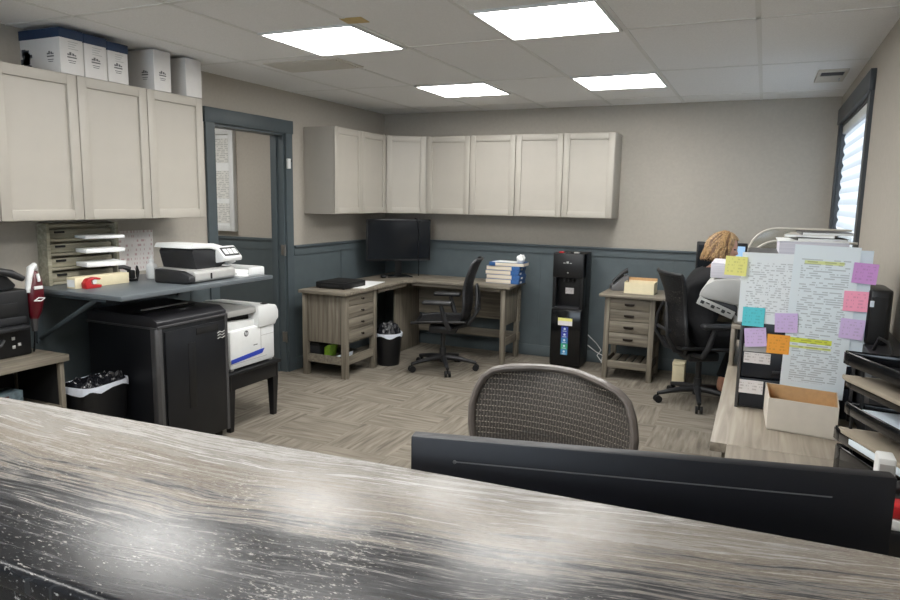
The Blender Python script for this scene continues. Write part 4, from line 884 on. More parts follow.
obj('phone_base', prism(nb(), [(-0.10, 0), (0.09, 0), (0.09, 0.11), (0.06, 0.115), (-0.10, 0.03)], -0.085, 0.085, 0.006, mat=AX_XZ), 'midgrey', t)
b = nb(); tube(b, [(-0.085, -0.055, 0.055), (-0.05, -0.055, 0.085), (0.03, -0.055, 0.135), (0.075, -0.055, 0.15)], [0.02, 0.014, 0.014, 0.022], 10); obj('handset', b, 'dkgrey', t)
mt = Matrix.Translation((0.0, 0.03, 0.083)) @ Matrix.Rotation(-0.49, 4, 'Y')
obj('key_pad', box(nb(), -0.05, 0.05, -0.035, 0.04, -0.004, 0.004, 0.001, mat=mt), 'black', t)
t.location = (-1.155, 6.31, DT); t.scale = (0.8, 1, 1.25)
t = thing('open_carton', 'small open white carton on the drawer desk by the phone', 'box', (-0.95, 6.20, DT))
b = nb(); x0, x1, y0, y1 = -1.075, -0.82, 6.10, 6.30
for q in ((x0, x1, y0, y0+0.004), (x0, x1, y1-0.004, y1), (x0, x0+0.004, y0+0.004, y1-0.004), (x1-0.004, x1, y0+0.004, y1-0.004)): box(b, *q, DT, DT+0.10)
box(b, x0, x1, y0, y1, DT, DT+0.004); obj('walls', b, 'cream', t, world=True)
b = nb(); box(b, x0+0.005, x1-0.005, y0+0.005, y1-0.005, DT+0.005, DT+0.075); obj('cardboard_filling', b, 'card', t, world=True)
obj('inner_flap', box(nb(), x0, x1, y1-0.0035, y1+0.0015, DT+0.09, DT+0.125), 'card', t, world=True)
# her monitor
t = thing('lit_monitor', 'black monitor with a blue lit screen behind the seated person', 'monitor', (-0.32, 6.30, DT), math.radians(-4))
obj('dark_screen_part', box(nb(), -0.175, 0.0, -0.0172, -0.0148, 0.158, 0.443), 'screen', t)
obj('stand_base', box(nb(), -0.12, 0.12, -0.08, 0.09, 0, 0.012, 0.004), 'black', t)
obj('stand_neck', box(nb(), -0.03, 0.03, 0.025, 0.045, 0.012, 0.3, 0.003), 'black', t)
obj('housing', box(nb(), -0.19, 0.215, -0.015, 0.025, 0.14, 0.47, 0.006), 'black', t)
obj('screen_panel', box(nb(), 0.0, 0.20, -0.0175, -0.0145, 0.158, 0.443), 'screenlit', t)
t = thing('pale_box', 'pale cream box on the floor under the drawer desk behind chair', 'box', (-0.55, 6.1, 0))
obj('box_body', box(nb(), -0.62, -0.52, 6.06, 6.2, 0, 0.19, 0.003), 'cream', t, world=True); obj('lid', box(nb(), -0.622, -0.518, 6.058, 6.202, 0.165, 0.195, 0.002), 'cream', t, world=True)

# ------------------------------------------------------------ office chairs (local front = -y)
def swivel_base(t, r=0.31, mat='black', hz=0.44, a0=0.3):
    for k in range(5):
        a = a0+2*PI*k/5; d = Vector((math.cos(a), math.sin(a), 0))
        b = nb(); tube(b, [d*0.03+Vector((0, 0, 0.115)), d*0.15+Vector((0, 0, 0.105)), d*r+Vector((0, 0, 0.075))], [0.028, 0.022, 0.015], 10); lg = obj('base_leg', b, mat, t)
        p = d*r; s_ = Vector((-d.y, d.x, 0)); b = nb()
        for q in (-1, 1): cyl(b, p+s_*(0.008*q)+Vector((0, 0, 0.029)), p+s_*(0.026*q)+Vector((0, 0, 0.029)), 0.029, seg=14)
        cyl(b, p+Vector((0, 0, 0.03)), p+Vector((0, 0, 0.08)), 0.008, seg=8); obj('caster', b, 'blackmatte', lg)
    b = nb(); cyl(b, (0, 0, 0.07), (0, 0, 0.20), 0.036, 0.03); cyl(b, (0, 0, 0.19), (0, 0, hz-0.06), 0.022); obj('gas_column', b, mat, t)
    b = nb(); prism(b, [(-0.09, -0.12), (0.09, -0.12), (0.11, 0.13), (-0.11, 0.13)], hz-0.09, hz-0.02, 0.015); obj('tilt_mechanism', b, mat, t)
def mesh_seat(t, hz, w=0.25, mat='blackmesh', fm='black'):
    def fn(u, v):
        x = (u-0.5)*2; y = -0.25+0.47*v; hw = w*(1-0.12*v)*(1-0.10*max(0, 1-v*5))
        return (x*hw, y, hz+0.012*x*x-0.05*max(0, 0.25-v)**1.0-0.015*(1-x*x)+0.01*v)
    obj('seat', grid(nb(), fn, 14, 16, thick=0.012), mat, t)
    rim = [fn(0, i/10) for i in range(11)]+[fn(i/8, 1) for i in range(1, 9)]+[fn(1, 1-i/10) for i in range(1, 11)]+[fn(1-i/8, 0) for i in range(1, 8)]
    obj('seat_rim', tube(nb(), rim, 0.014, 8, closed=True), fm, t)
def mesh_back(t, prof, mat, fm, fr=0.013, curve=0.05, base=(0, 0.26, 0), nseg=24):
    """prof: list of (z, halfwidth, y) from bottom to top"""
    def ip(v):
        s = v*(len(prof)-1); i = min(int(s), len(prof)-2); f = s-i; f = f*f*(3-2*f) if False else f
        return [prof[i][k]*(1-f)+prof[i+1][k]*f for k in range(3)]
    def fn(u, v):
        z, hw, y = ip(v); x = (u-0.5)*2
        return (x*hw, y-curve*(abs(x)**2.2)*min(1, hw/0.2), z)
    obj('backrest', grid(nb(), fn, 22, nseg*2, thick=0.003), mat, t)
    n = nseg*2
    rim = [fn(0, i/n) for i in range(n+1)]+[fn(i/10, 1) for i in range(1, 11)]+[fn(1, 1-i/n) for i in range(1, n+1)]+[fn(1-i/10, 0) for i in range(1, 10)]
    obj('back_frame', tube(nb(), rim, fr, 10, closed=True, flat=0.8), fm, t)
def armrest(t, s, hz, w=0.29, mat='black', h=0.2):
    b = nb(); tube(b, [(s*0.10, 0.10, hz-0.05), (s*w*0.92, 0.09, hz-0.03), (s*w, 0.06, hz+0.04), (s*w, 0.02, hz+h-0.02)], [0.018, 0.02, 0.022, 0.018], 10); a = obj('armrest', b, mat, t)
    b = nb(); box(b, -0.045, 0.045, -0.14, 0.12, -0.018, 0.018, 0.016, mat=Matrix.Translation((s*w, 0.0, hz+h)), seg=3); obj('arm_pad', b, mat, a)
# back-left task chair
PB = [(0.47, 0.10, 0.20), (0.50, 0.17, 0.23), (0.56, 0.205, 0.255), (0.64, 0.215, 0.265), (0.72, 0.205, 0.26), (0.80, 0.20, 0.265), (0.88, 0.205, 0.285), (0.95, 0.205, 0.31), (1.0, 0.19, 0.33), (1.03, 0.15, 0.345)]
def task_chair(label, loc, rz, prof, arms=True):
    t = thing('office_chair', label, 'office chair', loc, rz, 'black mesh office chairs')
    swivel_base(t, 0.31, 'dkgrey'); mesh_seat(t, 0.46)
    mesh_back(t, prof, 'blackmesh', 'dkgrey', 0.014, 0.05)
    b = nb()
    for s in (-1, 1): tube(b, [(s*0.05, 0.10, 0.40), (s*0.10, 0.24, 0.44), (s*0.13, 0.315, 0.56), (s*0.10, 0.315, 0.70), (s*0.03, 0.30, 0.80)], [0.018, 0.018, 0.015, 0.013, 0.01], 8)
    tube(b, [(-0.14, 0.305, 0.60), (0, 0.315, 0.60), (0.14, 0.305, 0.60)], 0.013, 8)
    obj('back_spine', b, 'dkgrey', t)
    if arms:
        for s in (-1, 1): armrest(t, s, 0.46, mat='dkgrey')
    return t
task_chair('black mesh swivel chair turned sideways at the corner desk', (-2.60, 5.60, 0), math.radians(-74), PB)
PB2 = [(0.42, 0.12, 0.20), (0.47, 0.19, 0.225), (0.55, 0.225, 0.25), (0.64, 0.225, 0.262), (0.72, 0.20, 0.262), (0.80, 0.19, 0.265), (0.88, 0.205, 0.28), (0.95, 0.235, 0.30), (1.0, 0.25, 0.315), (1.03, 0.25, 0.33)]
PH = math.radians(27)      # direction she faces, from +x
HUB = Vector((-0.375, 5.58, 0))
task_chair('black mesh swivel chair the person in black sits on', HUB, PH+PI/2, PB2)
# big reception chair in front
t = thing('office_chair', 'taupe framed mesh office chair behind the long black monitor', 'office chair', (-0.645, 1.99, 0), math.radians(-10), None)
swivel_base(t, 0.33, 'dkgrey'); mesh_seat(t, 0.45, 0.27, 'pellicle', 'midgrey')
PA = [(z-0.048, w*1.07, y) for z, w, y in [(0.46, 0.15, 0.22), (0.50, 0.19, 0.235), (0.56, 0.222, 0.25), (0.64, 0.25, 0.255), (0.72, 0.27, 0.252), (0.80, 0.281, 0.25), (0.87, 0.283, 0.255), (0.93, 0.270, 0.265), (0.975, 0.250, 0.275), (1.003, 0.216, 0.283), (1.018, 0.17, 0.288), (1.024, 0.11, 0.29)]]
M['taupe'] = plain('taupe_frame', (104, 98, 94), 0.4, 0.05)
mesh_back(t, PA, 'pellicle', 'taupe', 0.017, 0.07)
b = nb(); tube(b, [(0, 0.12, 0.38), (0, 0.27, 0.45), (0, 0.33, 0.60), (-0.0, 0.30, 0.72)], [0.03, 0.028, 0.024, 0.02], 10)
tube(b, [(-0.25, 0.215, 0.70), (-0.12, 0.285, 0.72), (0, 0.30, 0.72), (0.12, 0.285, 0.72), (0.25, 0.215, 0.70)], 0.014, 8); obj('back_support', b, 'dkgrey', t)
for s in (-1, 1): armrest(t, s, 0.45, 0.30, 'dkgrey', 0.19)

# ------------------------------------------------------------ person seated at the back right desk
fwd = Vector((math.cos(PH), math.sin(PH), 0)); lft = Vector((-math.sin(PH), math.cos(PH), 0)); UP = Vector((0, 0, 1))
def Wp(f, l, z): return HUB+fwd*f+lft*l+UP*z
def skin_mesh(nodes, edges, root, sub=2):
    me = bpy.data.meshes.new('figure'); me.from_pydata([n[0] for n in nodes], edges, [])
    o = bpy.data.objects.new('figure', me); C.objects.link(o)
    md = o.modifiers.new('skin', 'SKIN'); md.use_smooth_shade = True
    for i, n in enumerate(nodes):
        sv = me.skin_vertices[0].data[i]; r = n[1]; sv.radius = r if isinstance(r, tuple) else (r, r); sv.use_root = (i == root)
    ss = o.modifiers.new('sub', 'SUBSURF'); ss.levels = sub; ss.render_levels = sub
    dg = bpy.context.evaluated_depsgraph_get(); out = bpy.data.meshes.new_from_object(o.evaluated_get(dg))
    b = bmesh.new(); b.from_mesh(out); bpy.data.objects.remove(o); bpy.data.meshes.remove(me); bpy.data.meshes.remove(out)
    return b
HEADC = Wp(0.135, 0.0, 1.215)
nodes = []; edges = []; seg_of = {}
def nd(p, r, par=None):
    nodes.append((p, r)); i = len(nodes)-1
    if par is not None: edges.append((par, i))
    return i
pel = nd(Wp(-0.03, 0, 0.565), (0.15, 0.12))
wa = nd(Wp(-0.03, 0, 0.70), (0.135, 0.105), pel); ch = nd(Wp(0.0, 0, 0.86), (0.155, 0.115), wa); uc = nd(Wp(0.045, 0, 0.985), (0.13, 0.09), ch)
nk = nd(Wp(0.085, 0, 1.065), 0.055, uc); nk2 = nd(Wp(0.115, 0, 1.13), 0.05, nk); nd(Wp(0.125, 0, 1.19), 0.07, nk2)
hands = []
for s in (-1, 1):
    sh = nd(Wp(0.045, s*0.165, 0.99), 0.062, uc); el = nd(Wp(0.14, s*0.225, 0.755), 0.045, sh); wr = nd(Wp(0.36, s*0.15, 0.80), 0.028, el); pa = nd(Wp(0.42, s*0.14, 0.80), (0.036, 0.018), wr)
    hands.append((s, Wp(0.44, s*0.14, 0.80)))
    hip = nd(Wp(0.02, s*0.09, 0.54), 0.095, pel); kn = nd(Wp(0.40, s*0.10, 0.535), 0.062, hip)
    # feet tucked back under the seat
    an = nd(Wp(0.29 if s < 0 else 0.23, s*0.09, 0.145), 0.036, kn); he = nd(Wp(0.28 if s < 0 else 0.22, s*0.09, 0.085), 0.032, an); nd(Wp(0.42 if s < 0 else 0.35, s*0.095, 0.055), (0.04, 0.022), he)
body = skin_mesh(nodes, edges, pel)
for s, hp in hands:
    fn_, fe = [], []
    for k, (off, ln) in enumerate(((-0.027, 0.068), (-0.009, 0.078), (0.009, 0.073), (0.026, 0.058))):
        base = len(fn_); l_ = s*off
        for q, (f_, z_) in enumerate(((-0.01, 0.0), (ln*0.45, 0.006), (ln*0.8, -0.004), (ln, -0.016))): fn_.append((hp+fwd*f_+lft*l_+UP*z_, 0.0085-0.001*q))
        fe += [(base, base+1), (base+1, base+2), (base+2, base+3)]
        if k: fe.append((0, base))
    base = len(fn_)
    for q, (f_, l_, z_) in enumerate(((-0.03, -s*0.03, -0.004), (0.0, -s*0.05, -0.008), (0.025, -s*0.058, -0.014))): fn_.append((hp+fwd*f_+lft*l_+UP*z_, 0.0095-0.001*q))
    fe += [(base, base+1), (base+1, base+2), (0, base)]
    hb = skin_mesh(fn_, fe, 0, 1); merge(body, hb)
# head: sculpted ellipsoid with brow, nose, chin, ears; local x = face direction
hd = bmesh.new(); bmesh.ops.create_uvsphere(hd, u_segments=40, v_segments=28, radius=1)
for v in hd.verts:
    x, y, z = v.co
    wx = 0.098*x; wy = 0.075*y; wz = 0.118*z
    if z < 0: wy *= 1+0.30*z; wx *= (1+0.12*z if x > 0 else 1+0.30*z)
    if x > 0.6:                                             # face plane
        wx -= 0.012*(x-0.6)/0.4
        a = math.exp(-(y/0.16)**2)
        wx += 0.026*a*math.exp(-((z+0.12)/0.17)**2)          # nose
        wx += 0.010*math.exp(-(y/0.3)**2)*math.exp(-((z+0.85)/0.14)**2)   # chin
        wx += 0.007*math.exp(-(y/0.22)**2)*math.exp(-((z+0.48)/0.07)**2)  # lips
        wx -= 0.008*math.exp(-((abs(y)-0.38)/0.16)**2)*math.exp(-((z-0.08)/0.12)**2)  # eye sockets
    v.co = (wx, wy, wz)
for s in (-1, 1): ell(hd, (-0.005, s*0.076, -0.005), (0.02, 0.009, 0.032), seg=12)
hm = Matrix((fwd, lft, UP)).transposed().to_4x4(); hm.translation = HEADC
hm = hm @ Matrix.Rotation(0.25, 4, 'Y') @ Matrix.Rotation(-0.62, 4, 'Z')
bmesh.ops.transform(hd, matrix=hm, verts=hd.verts); merge(body, hd)
pt = thing('person', 'person with wavy blond hair in black clothes sitting at the back desk', 'person', HUB)
bo = obj('body', body, 'skin', pt, world=True)
rm = bo.modifiers.new('remesh', 'REMESH'); rm.mode = 'VOXEL'; rm.voxel_size = 0.0075; rm.use_smooth_shade = True
dg = bpy.context.evaluated_depsgraph_get(); rme = bpy.data.meshes.new_from_object(bo.evaluated_get(dg)); bo.modifiers.clear(); bo.data = rme
if not rme.materials: rme.materials.append(M['skin'])
rme.polygons.foreach_set('use_smooth', [True]*len(rme.polygons))
# clothes: shells lifted off the body
def shell(name, test, off, mat):
    b = bmesh.new(); b.from_mesh(rme); b.normal_update()
    kill = [f for f in b.faces if not test(f.calc_center_median()+HUB)]
    nor = {v: v.normal.copy() for v in b.verts}
    bmesh.ops.delete(b, geom=kill, context='FACES')
    for v in b.verts: v.co += nor[v]*off
    bmesh.ops.solidify(b, geom=b.faces[:], thickness=-off*0.8)
    return obj(name, b, mat, pt)
def fl(p): q = p-HUB; return q.dot(fwd), q.dot(lft), q.z
def is_top(p):
    f, l, z = fl(p)
    if z > 1.06-0.2*(0.085-f)*0: return False
    if f > 0.34: return False
    if abs(l) > 0.13 and f > 0.08: return z > 0.66
    return z > 0.60
def is_trous(p):
    f, l, z = fl(p)
    if abs(l) > 0.13 and f > 0.10 and z > 0.66: return False
    return 0.19 < z <= 0.64 and f < 0.52
shell('sweater', is_top, 0.012, 'cloth'); shell('trousers', is_trous, 0.011, 'cloth')
def is_shoe(s):
    def g(p):
        f, l, z = fl(p); return z < 0.075 and l*s > 0
    return g
for s in (-1, 1):
    o_ = shell('shoe', is_shoe(s), 0.007, 'shoe')
# face details
for s in (-1, 1): obj('eye', ell(nb(), hm @ Vector((0.079, s*0.029, 0.012)), (0.009, 0.009, 0.006), seg=12), 'eyes', pt, world=True)
obj('mouth', ell(nb(), hm @ Vector((0.093, 0, -0.058)), (0.008, 0.018, 0.006), Euler((0, 0, PH)), 12), 'lips', pt, world=True)
# hair: cap plus wavy locks of a bob
b = nb()
cap = bmesh.new(); bmesh.ops.create_uvsphere(cap, u_segments=36, v_segments=24, radius=1)
bmesh.ops.delete(cap, geom=[f for f in cap.faces if (f.calc_center_median().z < -0.15) or (f.calc_center_median().x > 0.62 and f.calc_center_median().z < 0.62)], context='FACES')
for v in cap.verts:
    x, y, z = v.co; k = 1+0.05*mnoise.noise(Vector((x*5, y*5, z*2))); v.co = (0.112*x*k-0.006, 0.092*y*k, 0.130*z*k+0.006)
merge(b, cap, mat=hm)
rnd = random.Random(3)
for k in range(150):
    a = rnd.uniform(0.98, 2*PI-0.98)                        # around the head, leaving the face open
    el0 = rnd.uniform(0.25, 1.35)
    r0 = Vector((0.114*math.cos(a)*math.cos(el0)-0.006, 0.094*math.sin(a)*math.cos(el0), 0.132*math.sin(el0)+0.006))
    pts = [r0]; ln = rnd.uniform(0.9, 1.08)
    zend = -0.10*ln-0.02*max(0, -math.cos(a))
    ph_ = rnd.uniform(0, 6)
    for q in range(1, 8):
        f = q/7; z = r0.z+(zend-r0.z)*f
        th = max(-1.0, min(1.0, z/0.135)); rr = math.sqrt(max(0.0, 1-th*th)) if z > 0 else 1.0
        flare = 1.06+0.17*f+0.06*math.sin(ph_+f*7)
        aa = a+0.10*math.sin(ph_*1.7+f*6)
        pts.append(Vector((0.112*math.cos(aa)*max(rr, math.cos(el0)*0.9)*flare-0.006, 0.094*math.sin(aa)*max(rr, math.cos(el0)*0.9)*flare, z)))
    w0 = rnd.uniform(0.006, 0.011)
    tube(b, [hm @ p for p in pts], [w0*0.6, w0, w0*1.1, w0*1.1, w0, w0*0.9, w0*0.7, w0*0.25], 6, mi=0 if rnd.random() < 0.7 else 1)
obj('hair', b, ['hair', 'hairdark'], pt, world=True)

# ------------------------------------------------------------ right hand work desks
t = thing('work_desk', 'pale oak desk along the right wall under the trays', 'desk', (0.22, 2.0, 0))
WZ = DT
obj('desktop', prism(nb(), [(-0.055, 1.75), (XR-0.015, 1.75), (XR-0.015, 2.395), (-0.055, 2.395)], WZ-0.03, WZ, 0.002), 'lwoodY', t, world=True)
obj('end_panel', box(nb(), -0.02, XR-0.03, 2.33, 2.355, 0, WZ-0.03), 'lwoodZ', t, world=True)
obj('end_panel', box(nb(), -0.02, XR-0.03, 1.78, 1.805, 0, WZ-0.03), 'lwoodZ', t, world=True)
t = thing('side_desk', 'pale oak desk along the right wall under the file drawers', 'desk', (0.2, 3.5, 0))
obj('desktop', prism(nb(), [(-0.108, 2.40), (XR-0.015, 2.40), (XR-0.015, 4.35), (-0.108, 4.35)], WZ-0.034, WZ-0.001, 0.002), 'lwoodY', t, world=True)
for y in (2.44, 4.29): obj('end_panel', box(nb(), -0.07, XR-0.03, y, y+0.025, 0, WZ-0.034), 'lwoodZ', t, world=True)
t = thing('reception_desk', 'pale work surface hidden behind the stone counter', 'desk', (-0.9, 1.4, 0))
obj('desktop', box(nb(), -0.80, XR-0.015, 1.12, 1.745, WZ-0.03, WZ, 0.002), 'lwoodX', t, world=True)
for x in (-0.78, XR-0.05): obj('leg_panel', box(nb(), x, x+0.025, 1.12, 1.35, 0, WZ-0.03), 'lwoodZ', t, world=True)

# file drawer tower with papers taped on
FY = 2.87
t = thing('drawer_tower', 'black desktop drawer tower covered with taped papers', 'file drawers', (0.16, 3.03, WZ-0.001))
fx0, fx1, fz1 = -0.05, 0.352, 1.374
b = nb(); box(b, fx0, fx0+0.012, FY, 3.22, WZ, fz1, 0.002); box(b, fx1-0.012, fx1, FY, 3.22, WZ, fz1, 0.002); box(b, fx0+0.012, fx1-0.012, FY+0.02, 3.22, fz1-0.012, fz1); box(b, fx0+0.012, fx1-0.012, 3.205, 3.22, WZ, fz1-0.012); box(b, fx0+0.012, fx1-0.012, FY+0.02, 3.2, WZ, WZ+0.01)
obj('casing', b, 'silver', t, world=True)
nz = 5; dz = (fz1-0.012-WZ-0.006)/nz
for k in range(nz):
    z0 = WZ+0.008+k*dz
    d = obj('drawer', box(nb(), fx0+0.014, fx1-0.014, FY+0.004, 3.18, z0, z0+dz-0.006, 0.003), 'navy', t, world=True)
    b = nb(); box(b, 0.075, 0.125, FY-0.002, FY+0.004, z0+0.02, z0+0.034, 0.002); obj('handle', b, 'black', d, world=True)
def flat(name, label, cat, x, z, w, h, mat, y, group=None, tilt=0.0, curl=0.0):
    b = nb()
    if curl:
        def fn(u, v): return ((u-0.5)*w, (v-0.5)*h, curl*(1-v)**2)
        grid(b, fn, 2, 8, thick=0.0006)
    else: box(b, -w/2, w/2, -h/2, h/2, 0, 0.0008)
    o = obj(name, b, mat, loc=(x, y, z), rot=(PI/2, tilt, 0)); return tag(o, label, cat, group)
# pixel-free placement: everything lies on the tower front (y about FY), slightly stacked
GP = 'papers taped to the drawer tower'
flat('paper_sheet', 'white printed table sheet taped at the upper left of tower', 'paper', 0.050, 1.24, 0.225, 0.272, 'print1', FY-0.006, GP, 0.0, 0)
flat('paper_sheet', 'long white printed list with yellow highlight hanging on tower', 'paper', 0.217, 1.127, 0.215, 0.57, 'print2', FY-0.009, GP, 0.02, 0)
flat('paper_sheet', 'pale blue edged sheet behind the long list on tower', 'paper', 0.325, 1.185, 0.09, 0.43, 'paperblue', FY-0.0045, GP)
GN = 'sticky notes on the papers'
for nm, x, z, mat, y, tl, lb in (('', -0.083, 1.322, 'note_yellow', FY-0.020, 0.03, 'yellow sticky note overhanging the left edge of papers'),
    ('', -0.007, 1.128, 'note_teal', FY-0.010, 0.0, 'teal sticky note at lower left of the printed table'),
    ('', 0.108, 1.115, 'note_lilac', FY-0.014, -0.06, 'lilac sticky note overlapping the two taped sheets'),
    ('', 0.006, 1.048, 'note_lilac2', FY-0.004, -0.12, 'lilac sticky note on the black drawer under the teal note'),
    ('', 0.087, 1.030, 'note_orange', FY-0.011, 0.0, 'orange sticky note at the corner above the drawers'),
    ('', 0.348, 1.318, 'note_purple', FY-0.016, 0.06, 'purple sticky note at the upper right of the papers'),
    ('', 0.328, 1.215, 'note_pink', FY-0.014, 0.0, 'pink sticky note in the right column'),
    ('', 0.325, 1.112, 'note_lilac2', FY-0.014, 0.05, 'lilac sticky note lowest in the right column')):
    flat('sticky_note', lb, 'sticky note', x, z, 0.078, 0.074, mat, y, GN, tl, 0.0)
flat('drawer_label', 'white label on the upper black drawer of the tower', 'label', 0.018, 0.965, 0.095, 0.042, 'label', FY+0.002, None)
flat('drawer_label', 'white label on the lower black drawer of the tower', 'label', 0.002, 0.848, 0.092, 0.053, 'label', FY+0.002, None)
flat('white_strip', 'white card strip beneath the lilac note on tower', 'card', 0.012, 1.004, 0.09, 0.03, 'ltgrey', FY+0.0025, None)
t = thing('paper_ream', 'thick stack of white paper lying on the drawer tower', 'paper stack', (0.20, 3.05, fz1))
obj('sheets', prism(nb(), [(0.062, 2.885), (0.295, 2.90), (0.29, 3.18), (0.058, 3.165)], fz1, fz1+0.048, 0.002), 'reams', t, world=True)
obj('top_sheet', prism(nb(), [(0.054, 2.88), (0.293, 2.90), (0.286, 3.18), (0.052, 3.16)], fz1+0.048, fz1+0.050), 'paper', t, world=True)
for k, (z, a, sx_, mat, lb) in enumerate(((0.050, 0.1, 0.0, 'dkgrey', 'dark magazine at the bottom of the pile on paper stack'), (0.062, -0.15, -0.02, 'offwhite', 'pale magazine in the middle of the pile on paper stack'), (0.072, 0.05, 0.02, 'midgrey', 'grey magazine on top of the pile on paper stack'))):
    bt = thing('magazine', lb, 'magazine', (0.20+sx_, 3.06, fz1+z), a, 'magazines on the drawer tower')
    obj('pages', box(nb(), -0.085, 0.085, -0.105, 0.105, 0, 0.009, 0.001), 'paper', bt)
    b = nb(); box(b, -0.088, 0.088, -0.108, 0.108, 0.009, 0.010); box(b, -0.088, -0.085, -0.108, 0.108, 0, 0.010); obj('cover', b, mat, bt)
# rounded clear organiser behind the tower
def arch(x0, x1, z1, r):
    pts = [(x0, WZ)]
    pts += [(x0+0.0, z1-r)]+[(x0+r-r*math.cos(a), z1-r+r*math.sin(a)) for a in [PI/2*k/8 for k in range(1, 9)]]
    pts += [(x1, z1)]
    return pts
for y, x0, z1, lb in ((3.26, -0.05, 1.405, 'clear rounded file divider just behind the drawer tower'), (3.50, -0.055, 1.45, 'clear rounded file divider farther behind the drawer tower')):
    t = thing('file_divider', lb, 'file divider', (0.15, y, WZ), 0, 'clear rounded file dividers')
    pl = arch(x0, 0.36, z1, 0.12)
    b = nb(); prism(b, pl+[(0.36, WZ)], -y-0.002, -y+0.002, 0, mat=AX_XZ); obj('clear_panel', b, 'acrylic', t, world=True)
    b = nb(); tube(b, [(x, y, z) for x, z in pl], 0.005, 8); obj('edge_rim', b, 'offwhite', t, world=True)
# white multifunction printer on a wooden riser
t = thing('wood_riser', 'low pale wooden riser behind the drawer tower', 'riser', (0.1, 3.85, WZ))
obj('top_board', box(nb(), -0.105, 0.40, 3.62, 4.15, 0.945, 0.965, 0.002), 'lwoodX', t, world=True)
for x in (-0.105, 0.38): obj('side_board', box(nb(), x, x+0.02, 3.62, 4.15, WZ-0.001, 0.945, 0.002), 'lwoodZ', t, world=True)
t = thing('office_printer', 'pale grey multifunction printer with keypad beyond the drawer tower', 'printer', (0.05, 3.85, 0.965))
obj('body', box(nb(), -0.10, 0.38, 3.66, 4.10, 0.965, 1.13, 0.015), 'ltgrey', t, world=True)
b = nb(); prism(b, [(-0.268, 1.09), (-0.262, 1.12), (-0.24, 1.155), (-0.20, 1.178), (-0.14, 1.188), (0.36, 1.20), (0.38, 1.18), (0.38, 1.06), (-0.10, 1.06)], -4.08, -3.64, 0.01, mat=AX_XZ); obj('lid', b, 'ltgrey', t, world=True)
b = nb(); prism(b, [(-0.268, 1.082), (-0.10, 1.02), (-0.08, 0.99), (-0.08, 1.05), (-0.10, 1.06)], -4.08, -3.66, 0.004, mat=AX_XZ); cp = obj('control_panel', b, 'dkgrey', t, world=True)
mt = Matrix.Translation((-0.20, 3.652, 1.052)) @ Matrix.Rotation(0.38, 4, 'Y')
b = nb(); box(b, -0.075, 0.11, -0.02, 0.0, -0.024, 0.016, 0.003, mat=mt); kp = obj('key_strip', b, 'ltgrey', t, world=True)
for k in range(6): obj('key', box(nb(), -0.06+k*0.027, -0.042+k*0.027, -0.024, -0.019, -0.012+0.01*(k % 2), 0.004, 0.001, mat=local_mat(t).inverted() @ mt), 'dkgrey', kp)
b = nb(); box(b, -0.225, -0.05, 3.70, 4.0, 1.186, 1.262, 0.004); tag(obj('paper_stack', b, 'reams'), 'small white paper stack on the multifunction printer lid', 'papers')
# open box on the desk
t = thing('open_box', 'shallow open cardboard box with white outside on the oak desk', 'box', (0.19, 2.72, WZ))
bq = [Vector((0.066, 2.635)), Vector((0.285, 2.61)), Vector((0.298, 2.83)), Vector((0.056, 2.865))]
b = nb(); hb_ = 0.115
for i in range(4):
    p, q = bq[i], bq[(i+1) % 4]; n = Vector((-(q-p).y, (q-p).x)).normalized()
    prism(b, [p, q, q+n*0.003, p+n*0.003], WZ, WZ+hb_)
prism(b, bq, WZ, WZ+0.003); obj('outer_walls', b, 'cardwhite', t, world=True)
b = nb()
for i in range(4):
    p, q = bq[i], bq[(i+1) % 4]; d = (q-p).normalized(); n = Vector((-d.y, d.x))
    prism(b, [p+n*0.0035+d*0.004, q+n*0.0035-d*0.004, q+n*0.005-d*0.005, p+n*0.005+d*0.005], WZ+0.004, WZ+hb_-0.001)
prism(b, [p+(Vector((0.176, 2.735))-p)*0.03 for p in bq], WZ+0.0035, WZ+0.005); obj('inner_lining', b, 'card', t, world=True)
# black speaker-like unit by the right wall
tag(obj('speaker_shelf', box(nb(), 0.366, XR-0.014, 2.60, 3.3, WZ-0.001, 1.06, 0.003), 'dkgrey'), 'dark stand against the right wall under the speaker box', 'stand')
t = thing('desk_speaker', 'black rounded speaker box by the right wall behind papers', 'speaker', (0.41, 2.95, 1.06))
obj('cabinet', prism(nb(), [(0.367, 2.86), (0.372, 2.85), (0.432, 2.85), (0.445, 2.865), (0.445, 3.05), (0.43, 3.07), (0.367, 3.07)], 1.06, 1.262, 0.01), 'black', t, world=True)
obj('front_grille', box(nb(), 0.377, 0.428, 2.846, 2.851, 1.075, 1.235, 0.002), 'blackmatte', t, world=True)
obj('status_tab', box(nb(), 0.372, 0.385, 2.843, 2.847, 1.20, 1.222, 0.001), 'paperblue', t, world=True)
b = nb(); tube(b, [(0.385, 2.75, 1.062), (0.395, 2.72, 1.11), (0.42, 2.69, 1.10), (0.43, 2.67, 1.062)], 0.006, 8); tag(obj('power_cord', b, 'black'), 'black cord loop below the speaker box', 'cord')

